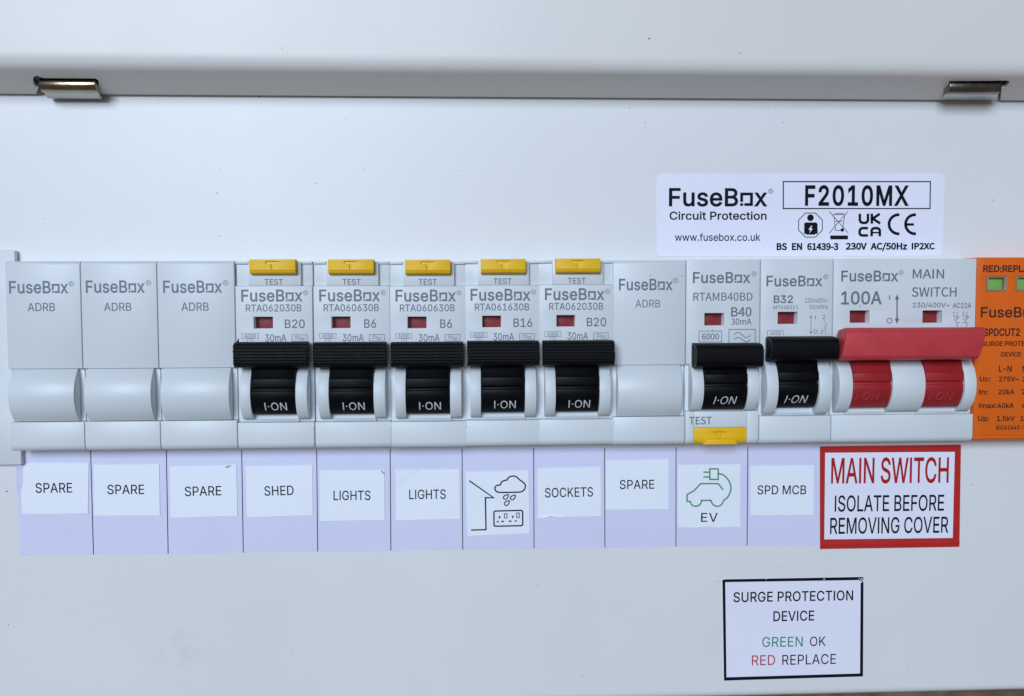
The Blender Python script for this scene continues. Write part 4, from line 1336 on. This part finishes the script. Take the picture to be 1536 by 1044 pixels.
for (s_, X0, X1, Y0, Y1, bo) in (('RED:REPLACE', 798, 1078, 92, 123, 24), ('SPDCUT2', 800, 978, 401, 436, 24), ('SURGE PROTECTIVE', 792, 1092, 463, 485, 20), ('DEVICE', 886, 984, 516, 537, 20),
                                 ('L-N', 875, 938, 583, 611, 20), ('N-PE', 990, 1072, 583, 611, 20), ('Uc:', 781, 835, 636, 659, 20), ('275V~', 875, 973, 636, 659, 20), ('255V~', 990, 1085, 636, 659, 20),
                                 ('In:', 778, 820, 699, 722, 20), ('20kA', 872, 952, 699, 722, 20), ('20kA', 987, 1068, 699, 722, 20), ('Imax:', 776, 865, 766, 789, 20), ('40kA', 868, 948, 766, 789, 20), ('40kA', 987, 1068, 766, 789, 20),
                                 ('Up:', 773, 828, 829, 852, 20), ('1.5kV', 865, 953, 829, 852, 20), ('1.5kV', 980, 1068, 829, 852, 20), ('IEC61643-11', 862, 1022, 875, 894, 20)):
    p, q = c6(X0, Y0), c6(X1, Y1)
    text(m_, s_, p[0], q[0], p[1], q[1], Hs, bold=bo)
p, q = c6(786, 296), c6(1072, 345)
text(m_, 'FuseB\x01x', p[0], q[0], p[1], q[1], Hs, bold=14, track=10)
m_.build('lettering', M['ink_brown'], t, smooth=False, clean=False)


# ------------------------------------------------------------------ labels and stickers
def sheet(px, w, m, parent=None, name='sheet', n=(2, 2), bend=None, thick=.09, corner=0, smooth=True):
    """thin sheet through four pixels (tl, tr, br, bl) on the plane w, with an edge of its own"""
    c = [Vector(at(x, y, w)) for x, y in px]
    nu, nv = n
    vs, fs = [], []

    def P(s, t):
        a = c[0] + (c[1] - c[0]) * s
        b = c[3] + (c[2] - c[3]) * s
        return a + (b - a) * t
    for j in range(nv + 1):
        for i in range(nu + 1):
            s, t = i / nu, j / nv
            q = P(s, t)
            dz, du, dv = bend(s, t) if bend else (0, 0, 0)
            vs.append((q[0] + du, q[1] + dv, w + dz))
    n1 = len(vs)
    vs += [(x, y, z - thick) for x, y, z in vs[:n1]]
    st = nu + 1
    for j in range(nv):
        for i in range(nu):
            k = j * st + i
            fs.append((k, k + st, k + st + 1, k + 1))
    edge = [i for i in range(st)] + [j * st + nu for j in range(1, nv + 1)] + [nv * st + i for i in range(nu - 1, -1, -1)] + [j * st for j in range(nv - 1, 0, -1)]
    for k in range(len(edge)):
        a, b = edge[k], edge[(k + 1) % len(edge)]
        fs.append((a, b, n1 + b, n1 + a))
    mb = MB().add(vs, fs)
    return mb.build(name, m, parent, smooth=smooth)


def sticker(name, label, cat, px, w, group=None):
    c = [at(x, y, w) for x, y in px]
    o = thing(name, label, cat, (sum(p[0] for p in c) / 4, sum(p[1] for p in c) / 4, 0), group)
    return o


# the lavender-white strip under the row, with its printed dividing lines
WS = .14
strip = thing('circuit_chart_strip', 'long lavender white adhesive strip ruled into boxes beneath the row of modules', 'label strip', (100, -37, 0))
s_top = [(24.5, 679), (1229, 668), (1229.5, 817.2), (29.5, 833.2)]


def curl(s, t):
    d = math.hypot(s * 11.5, (t - .12) * 1.0)
    k = max(0, 1 - s / .012)
    z = .9 * k * max(0, 1 - t / .55) ** 1.2 * (1 + .2 * math.sin(t * 26))
    return (z, .14 * k * math.sin(t * 15) * max(0, 1 - t / .5), 0)


sheet(s_top, WS, M['strip'], strip, 'backing', (240, 30), curl)
m_ = MB()
seps = ((135.9, 140.2), (249.5, 252.2), (362.5, 364.9), (475, 476.5), (585.2, 586.3), (693.1, 694.1), (800.5, 801), (906.9, 907.4), (1014.1, 1013.9), (1121.8, 1120.6))
for k, (xt_, xb_) in enumerate(seps):
    yb_ = 831.8 - (831.8 - 818) * k / 9.0
    pline(m_, [(xt_, 676 - k * .6), (xb_, yb_)], .2, WS + .03)
m_.build('dividing_lines', M['ink_navy'], strip, smooth=False)
# dark gap shown above the strip's lifted corner
WL = WS + .17
WP = WL + .03
GL = 'white circuit name labels on the strip'


def name_label(words, label, quad, tx, dy, bend=None, n=(2, 2), name='circuit_label'):
    t = sticker(name, label, 'label', quad, WL, GL)
    sheet(quad, WL, M['paper'], t, 'paper', n, bend)
    m_ = MB()
    text(m_, words, tx[0], tx[1], tx[2], tx[3], WP, dy=dy, bold=5, track=6)
    m_.build('lettering', M['ink_navy'], t, smooth=False, clean=False)
    return t


def rub(seed, amp=.05):
    r = random.Random(seed)
    ph = [r.uniform(0, 6) for _ in range(4)]
    return lambda s, t: (amp * (math.sin(7 * s + ph[0]) * math.sin(5 * t + ph[1])) + amp * .6 * max(0, s - .9) * 6, 0.03 * math.sin(30 * t + ph[2]) if s in (0, 1) else 0, .03 * math.sin(26 * s + ph[3]) if t in (0, 1) else 0)


WL_N = (24, 18)
name_label('SPARE', 'leftmost SPARE label, by the curled end of the strip', [(30, 694.6), (133, 694.6), (131.9, 770.3), (33, 771.3)], (53.4, 108.4, 724.8, 739.2), .5)
name_label('SPARE', 'SPARE label in the second box from the left, its right edge nicked', [(140.7, 697), (238.7, 696.4), (240, 773.3), (141, 773.8)], (161, 216.2, 727.3, 741.2), .2)
t3 = name_label('SPARE', 'tilted SPARE label with a torn grey nick in its top right corner', [(254.8, 699.8), (354.5, 697.2), (356.3, 773.8), (256, 776.8)], (277.3, 332, 730.2, 744.2), 1.3)
name_label('SHED', 'white label reading SHED', [(368.5, 699.7), (468.5, 697.8), (469.2, 773), (370.5, 775.9)], (396.7, 440.6, 729.5, 743.5), 1.2)
t5 = name_label('LIGHTS', 'LIGHTS label next to SHED, a dark nick at its top right corner', [(479.6, 705.8), (576.5, 705.3), (577.2, 780), (480, 781.7)], (500.3, 555.7, 736.2, 750.2), .2)


def crease(s, t):
    d = s * .9 + t * 1.1
    k = max(0, 1 - d / .38)
    z = .30 * k ** .7 * abs(math.sin((s * .75 - t * .95) * 40 + 3 * s)) if k > 0 else 0
    return (z, 0, 0)


t6 = name_label('LIGHTS', 'LIGHTS label wrinkled with creases at its top left corner', [(593.3, 704.6), (689.2, 704), (690.2, 778.5), (594, 780.5)], (613.8, 668.7, 734.8, 748.8), .6, crease, (48, 36))


def torn_foot(s, t):
    if t > .98:
        return (.12 * math.exp(-((s - .2) / .12) ** 2) * 2, 0, .45 * math.exp(-((s - .2) / .09) ** 2) + .05 * math.sin(31 * s))
    return (.10 * max(0, .3 - abs(s + t - 1.55)) , 0, 0)


t8 = name_label('SOCKETS', 'label reading SOCKETS with a crumpled lower edge', [(806.5, 702.6), (901, 700.3), (902, 774), (807, 777.3)], (817.4, 889.6, 732.3, 746.2), 1.6, torn_foot, (32, 24))
name_label('SPARE', 'SPARE label on the right, between SOCKETS and the green car label', [(908.6, 690.8), (1002.9, 689.2), (1002.9, 763.7), (908.6, 764.8)], (929.5, 981.4, 720.2, 733.5), .5)


def ragged(s, t):
    if t > .98:
        return (0, 0, .07 * math.sin(17 * s) + .05 * math.sin(53 * s + 1))
    return (0, 0, 0)


name_label('SPD MCB', 'label reading SPD MCB beside the red warning label', [(1125.5, 698.6), (1220.7, 697.7), (1220.2, 772.4), (1125.5, 773.2)], (1136, 1209.2, 728.3, 741.5), .2, ragged, (40, 4))

# nicks and torn flaps
cN = crop(0, 660, 4.042)
m_ = MB()
m_.prism([at(*cN(1366, 160), WP), at(*cN(1400, 153), WP), at(*cN(1388, 164), WP), at(*cN(1370, 169), WP)], WP, WP + .15)
m_.build('torn_nick', M['grime'], t3)
cM = crop(350, 660, 4.151)
m_ = MB()
m_.prism([at(*cM(918, 192), WP), at(*cM(926, 190), WP), at(*cM(944, 208), WP), at(*cM(932, 209), WP)], WP, WP + .15)
m_.build('torn_nick', M['grime'], t5)

# pictogram label: house wall, rain cloud and socket
cP = crop(680, 660, 4.389)
tq = [(698.2, 707.8), (792.8, 705.6), (794.6, 800), (701, 804)]
t = sticker('pictogram_label', 'label drawn with house outline, rain cloud and double socket', 'label', tq, WL, GL)
sheet(tq, WL, M['paper'], t, 'paper')
m_ = MB()
LWD = .34
pline(m_, [cP(*p) for p in ((105, 268), (265, 380), (211, 380), (215, 590), (117, 593))], LWD, WP)


def spline(pts, n=6, closed=True):
    out = []
    N_ = len(pts)
    for i in range(N_ if closed else N_ - 1):
        p = [Vector(pts[(i + k - 1) % N_] if closed else pts[min(max(i + k - 1, 0), N_ - 1)]) for k in range(4)]
        for k in range(n):
            s = k / n
            q = .5 * ((2 * p[1]) + (-p[0] + p[2]) * s + (2 * p[0] - 5 * p[1] + 4 * p[2] - p[3]) * s * s + (-p[0] + 3 * p[1] - 3 * p[2] + p[3]) * s ** 3)
            out.append((q[0], q[1]))
    if not closed:
        out.append(pts[-1])
    return out


cloud = spline([(300, 344), (280, 335), (274, 312), (288, 298), (308, 296), (318, 276), (340, 265), (352, 264), (364, 247), (390, 237), (416, 243), (436, 262), (458, 277), (474, 298), (470, 322), (452, 339), (432, 343), (370, 345)], 4)
pline(m_, [cP(*p) for p in cloud], LWD, WP, True)
for (cx, cy) in ((346, 377), (392, 380), (353, 417)):
    drop = spline([(cx + 15, cy - 17), (cx + 11, cy + 4), (cx - 2, cy + 14), (cx - 15, cy + 8), (cx - 12, cy - 8)], 4)
    pline(m_, [cP(*p) for p in drop], LWD * .8, WP, True)
sq = [(275, 468), (448, 463), (456, 470), (457, 556), (450, 564), (276, 568), (268, 561), (267, 475)]
pline(m_, [cP(*p) for p in sq], LWD, WP, True)
for (x0, y0, x1, y1) in ((336, 486, 353, 513), (417, 481, 434, 511)):
    pline(m_, [cP(x0, y0), cP(x1, y0 - 1), cP(x1, y1), cP(x0, y1)], LWD * .55, WP, True)
for (x0, y0, x1, y1) in ((299, 501, 309, 516), (386, 498, 396, 513), (286, 533, 299, 542), (317, 532, 333, 541), (365, 530, 382, 539), (405, 529, 417, 538)):
    poly(m_, [cP(x0, y0), cP(x1, y0 - .5), cP(x1, y1), cP(x0, y1)], WP)
m_.build('pictogram', M['ink_navy'], t, smooth=False, clean=False)

# car charger label
cE = crop(1000, 660, 5.496)
tq = [(1016.4, 697.3), (1110.4, 696.4), (1110.4, 790.5), (1017.3, 791.4)]
t = sticker('pictogram_label', 'label with green electric car and plug above the letters EV', 'label', tq, WL, GL)
sheet(tq, WL, M['paper'], t, 'paper', (40, 4), ragged)
m_ = MB()
GWD = .36
pline(m_, [cE(356, 238), cE(425, 238), cE(425, 325), cE(356, 325)], GWD, WP, True)
pline(m_, [cE(302, 265), cE(352, 265)], GWD, WP)
pline(m_, [cE(302, 305), cE(352, 305)], GWD, WP)
pline(m_, [cE(*p) for p in spline([(427, 275), (470, 290), (503, 322), (522, 356), (530, 395), (522, 436), (500, 475), (470, 497)], 4, False)], GWD, WP)
pline(m_, [cE(465, 410), cE(426, 360), cE(280, 360), cE(226, 418), cE(168, 450), cE(168, 506), cE(195, 506)], GWD, WP)
pline(m_, [cE(*p) for p in spline([(194, 505), (200, 525), (217, 541), (240, 546), (264, 540), (281, 522), (288, 498)], 4, False)], GWD, WP)
pline(m_, [cE(283, 498), cE(368, 498)], GWD, WP)
pline(m_, [cE(*p) for p in spline([(364, 498), (376, 524), (394, 541), (417, 546), (442, 540), (460, 522), (470, 496)], 4, False)], GWD, WP)
m_.build('pictogram', M['ink_green'], t, smooth=False, clean=False)
m_ = MB()
text(m_, 'EV', *cE(283, 0)[:1], *cE(420, 0)[:1], cE(0, 602)[1], cE(0, 674)[1], WP, dy=0, bold=5, track=40)
m_.build('lettering', M['ink_navy'], t, smooth=False, clean=False)

# main switch warning label
cW = crop(1200, 650, 5.486)
WW = WS + .16
outer = [cW(165, 107), cW(1325, 93), cW(1312, 934), cW(166, 952)]
t = sticker('warning_label', 'red bordered warning label reading MAIN SWITCH ISOLATE BEFORE REMOVING COVER', 'label', outer, WW)


def wl(s, t_):
    return (.10 * math.exp(-((t_ - .955) / .012) ** 2), 0, 0)


sheet(outer, WW, M['warn_red'], t, 'border', (6, 90), wl)
m_ = MB()
fill(m_, [[at(*cW(*p), WW + .03) for p in ((207, 160), (1274, 152), (1257, 861), (200, 873))]], WW + .03)
m_.build('white_field', M['sticker'], t, smooth=False)
m_ = MB()
text(m_, 'MAIN SWITCH', cW(255, 0)[0], cW(1222, 0)[0], cW(0, 207)[1], cW(0, 410)[1], WW + .06, dy=1.4, bold=10)
m_.build('red_lettering', M['ink_red'], t, smooth=False, clean=False)
m_ = MB()
text(m_, 'ISOLATE BEFORE', cW(285, 0)[0], cW(1185, 0)[0], cW(0, 514)[1], cW(0, 643)[1], WW + .06, dy=1.5, bold=7)
text(m_, 'REMOVING COVER', cW(247, 0)[0], cW(1220, 0)[0], cW(0, 697)[1], cW(0, 827)[1], WW + .06, dy=2, bold=7)
m_.build('lettering', M['ink_navy'], t, smooth=False, clean=False)

# surge protection label
cS = crop(1060, 850, 5.381)
WG = .12
outer = [cS(127, 103), cS(1266, 83), cS(1262, 886), cS(140, 920)]
t = sticker('information_label', 'black bordered white label reading SURGE PROTECTION DEVICE, its top right corner scuffed', 'label', outer, WG)
sheet(outer, WG, M['sticker'], t, 'backing', (8, 8))
oq = [at(*p, WG + .03) for p in outer]
iq = [at(*cS(*p), WG + .03) for p in ((150, 125), (1243, 108), (1238, 862), (160, 893))]
m_ = MB()
m_.add([(p[0], p[1], WG + .03) for p in oq + iq], [(k, (k + 1) % 4, 4 + (k + 1) % 4, 4 + k) for k in range(4)])
m_.build('border', M['ink_navy'], t, smooth=False)
for name_, m__, rows in (('lettering', 'ink_navy', (('SURGE PROTECTION', 215, 1182, 208, 286, 3, 11), ('DEVICE', 538, 868, 361, 440, 1.2, 10), ('OK', 833, 960, 566, 641, .5, 2), ('REPLACE', 610, 1043, 713, 793, 1.6, 2))),
                         ('green_lettering', 'ink_teal', (('GREEN', 448, 775, 569, 648, .8, 3),)), ('red_lettering', 'ink_pink', (('RED', 365, 552, 717, 797, .8, 3),))):
    m_ = MB()
    for (s_, X0, X1, Y0, Y1, dy, bo) in rows:
        p, q = cS(X0, Y0), cS(X1, Y1)
        text(m_, s_, p[0], q[0], p[1], q[1], WG + .03, dy=dy, bold=bo, track=14)
    m_.build(name_, M[m__], t, smooth=False, clean=False)
m_ = MB()
rr = random.Random(3)
for k in range(16):
    x, y = 1266 - abs(rr.gauss(0, 45)), 90 + abs(rr.gauss(0, 22))
    if k > 11:
        x, y = rr.choice((945, 1135, 480, 140)) + rr.uniform(-6, 6), 95 + rr.uniform(-6, 8)
    pts = [at(*cS(x + 13 * math.cos(q) * rr.uniform(.3, 1), y + 8 * math.sin(q) * rr.uniform(.4, 1)), WG + .05) for q in (0, 1.2, 2.4, 3.6, 4.9)]
    m_.prism(pts[::-1], WG + .05, WG + .08)
m_.build('scuff', M['sticker'], t, smooth=False)

# rating label above the row
cR = crop(970, 240, 3.268)
WR = .12
t = sticker('rating_label', 'white rounded rating plate sticker with certification marks above the right modules', 'label', [cR(50, 68), cR(1462, 68), cR(1450, 470), cR(50, 472)], WR)
cs = [Vector(at(*cR(*p), WR)) for p in ((50, 68), (1462, 67), (1449, 470), (50, 473))]
pts = []
R_ = 1.7
for k in range(4):
    p, q, r = cs[k - 1], cs[k], cs[(k + 1) % 4]
    d0, d1 = (p - q).normalized(), (r - q).normalized()
    for j in range(7):
        s = j / 6
        a_, b_ = q + d0 * R_, q + d1 * R_
        z = a_ * (1 - s) ** 2 + q * 2 * s * (1 - s) + b_ * s * s
        pts.append((z[0], z[1]))
MB().prism(pts[::-1], .02, WR).build('backing', M['sticker'], t, smooth=False)
m_ = MB()
W_ = WR + .03
p, q = cR(109, 140), cR(592, 225)
logo(m_, p[0], q[0], p[1], q[1], W_, 16, *cR(608, 153), 3.0)
for (s_, X0, X1, Y0, Y1, fn, bo, tr) in (('Circuit Protection', 112, 588, 254, 292, 'A', 16, 6), ('www.fusebox.co.uk', 138, 558, 361, 396, 'A', 8, 0), ('F2010MX', 776, 1285, 128, 221, 'A', 22, 50),
                                         ('BS EN 61439-3', 637, 940, 409, 440, 'S', 16, 0), ('230V AC/50Hz', 975, 1277, 408, 438, 'S', 16, 0), ('IP2XC', 1299, 1413, 408, 437, 'S', 16, 0)):
    p, q = cR(X0, Y0), cR(X1, Y1)
    text(m_, s_, p[0], q[0], p[1], q[1], W_, font=fn, bold=bo, track=tr)
pline(m_, [cR(*p) for p in ((670, 106), (1391, 106), (1389, 238), (670, 238))], .28, W_, True)
# octagon with a figure holding a flash
oc = [(803 + 63 * math.cos(math.pi / 8 + k * math.pi / 4), 319 + 64 * math.sin(math.pi / 8 + k * math.pi / 4)) for k in range(8)]
pline(m_, [cR(*p) for p in oc], .2, W_, True)
ring(m_, *cR(803, 283), 5.0, 0, W_, 16, True)
body_ = [(772, 312), (778, 306), (830, 306), (838, 312), (838, 362), (826, 362), (826, 366), (782, 366), (782, 362), (772, 362)]
flash = [(806, 322), (793, 342), (803, 342), (797, 360), (815, 336), (805, 336), (812, 322)]
fill(m_, [[at(*cR(*p), W_) for p in body_], [at(*cR(*p), W_) for p in flash]], W_)
# crossed out bin
for pl in (((918, 275), (926, 345)), ((970, 275), (960, 345)), ((926, 345), (960, 345)), ((912, 268), (976, 268)), ((922, 262), (966, 262)), ((895, 252), (988, 358)), ((988, 250), (895, 358)), ((925, 300), (962, 300))):
    pline(m_, [cR(*p) for p in pl], .15, W_)
ring(m_, *cR(959, 343), 2.6, 0, W_, 12, True)
poly(m_, [cR(900, 370), cR(987, 370), cR(987, 389), cR(900, 389)], W_)


def stroke_px(pts, width=.66):
    pline(m_, [cR(*p) for p in pts], width, W_)


stroke_px([(1045, 263), (1045, 295), (1050, 305), (1060, 308), (1073, 308), (1081, 304), (1085, 295), (1085, 263)])
stroke_px([(1104, 263), (1104, 312)])
stroke_px([(1143, 264), (1108, 287), (1145, 311)])
stroke_px([(1085, 334), (1057, 334), (1048, 338), (1044, 347), (1044, 360), (1048, 367), (1057, 370), (1085, 370)])
stroke_px([(1103, 374), (1103, 345), (1107, 338), (1116, 334), (1130, 334), (1139, 338), (1143, 345), (1143, 374)])
stroke_px([(1103, 356), (1143, 356)], .4)
ce = [(1235 + 47 * math.cos(t_), 315 + 47 * math.sin(t_)) for t_ in [math.radians(275 - k * 190 / 14) for k in range(15)]]
stroke_px(ce, .72)
ce = [(1316 + 47 * math.cos(t_), 315 + 47 * math.sin(t_)) for t_ in [math.radians(275 - k * 190 / 14) for k in range(15)]]
stroke_px(ce, .72)
stroke_px([(1271, 316), (1310, 316)], .62)
m_.build('lettering', M['ink'], t, smooth=False, clean=False)

for o in list(SC.objects):
    if '_o' in o:
        del o['_o']
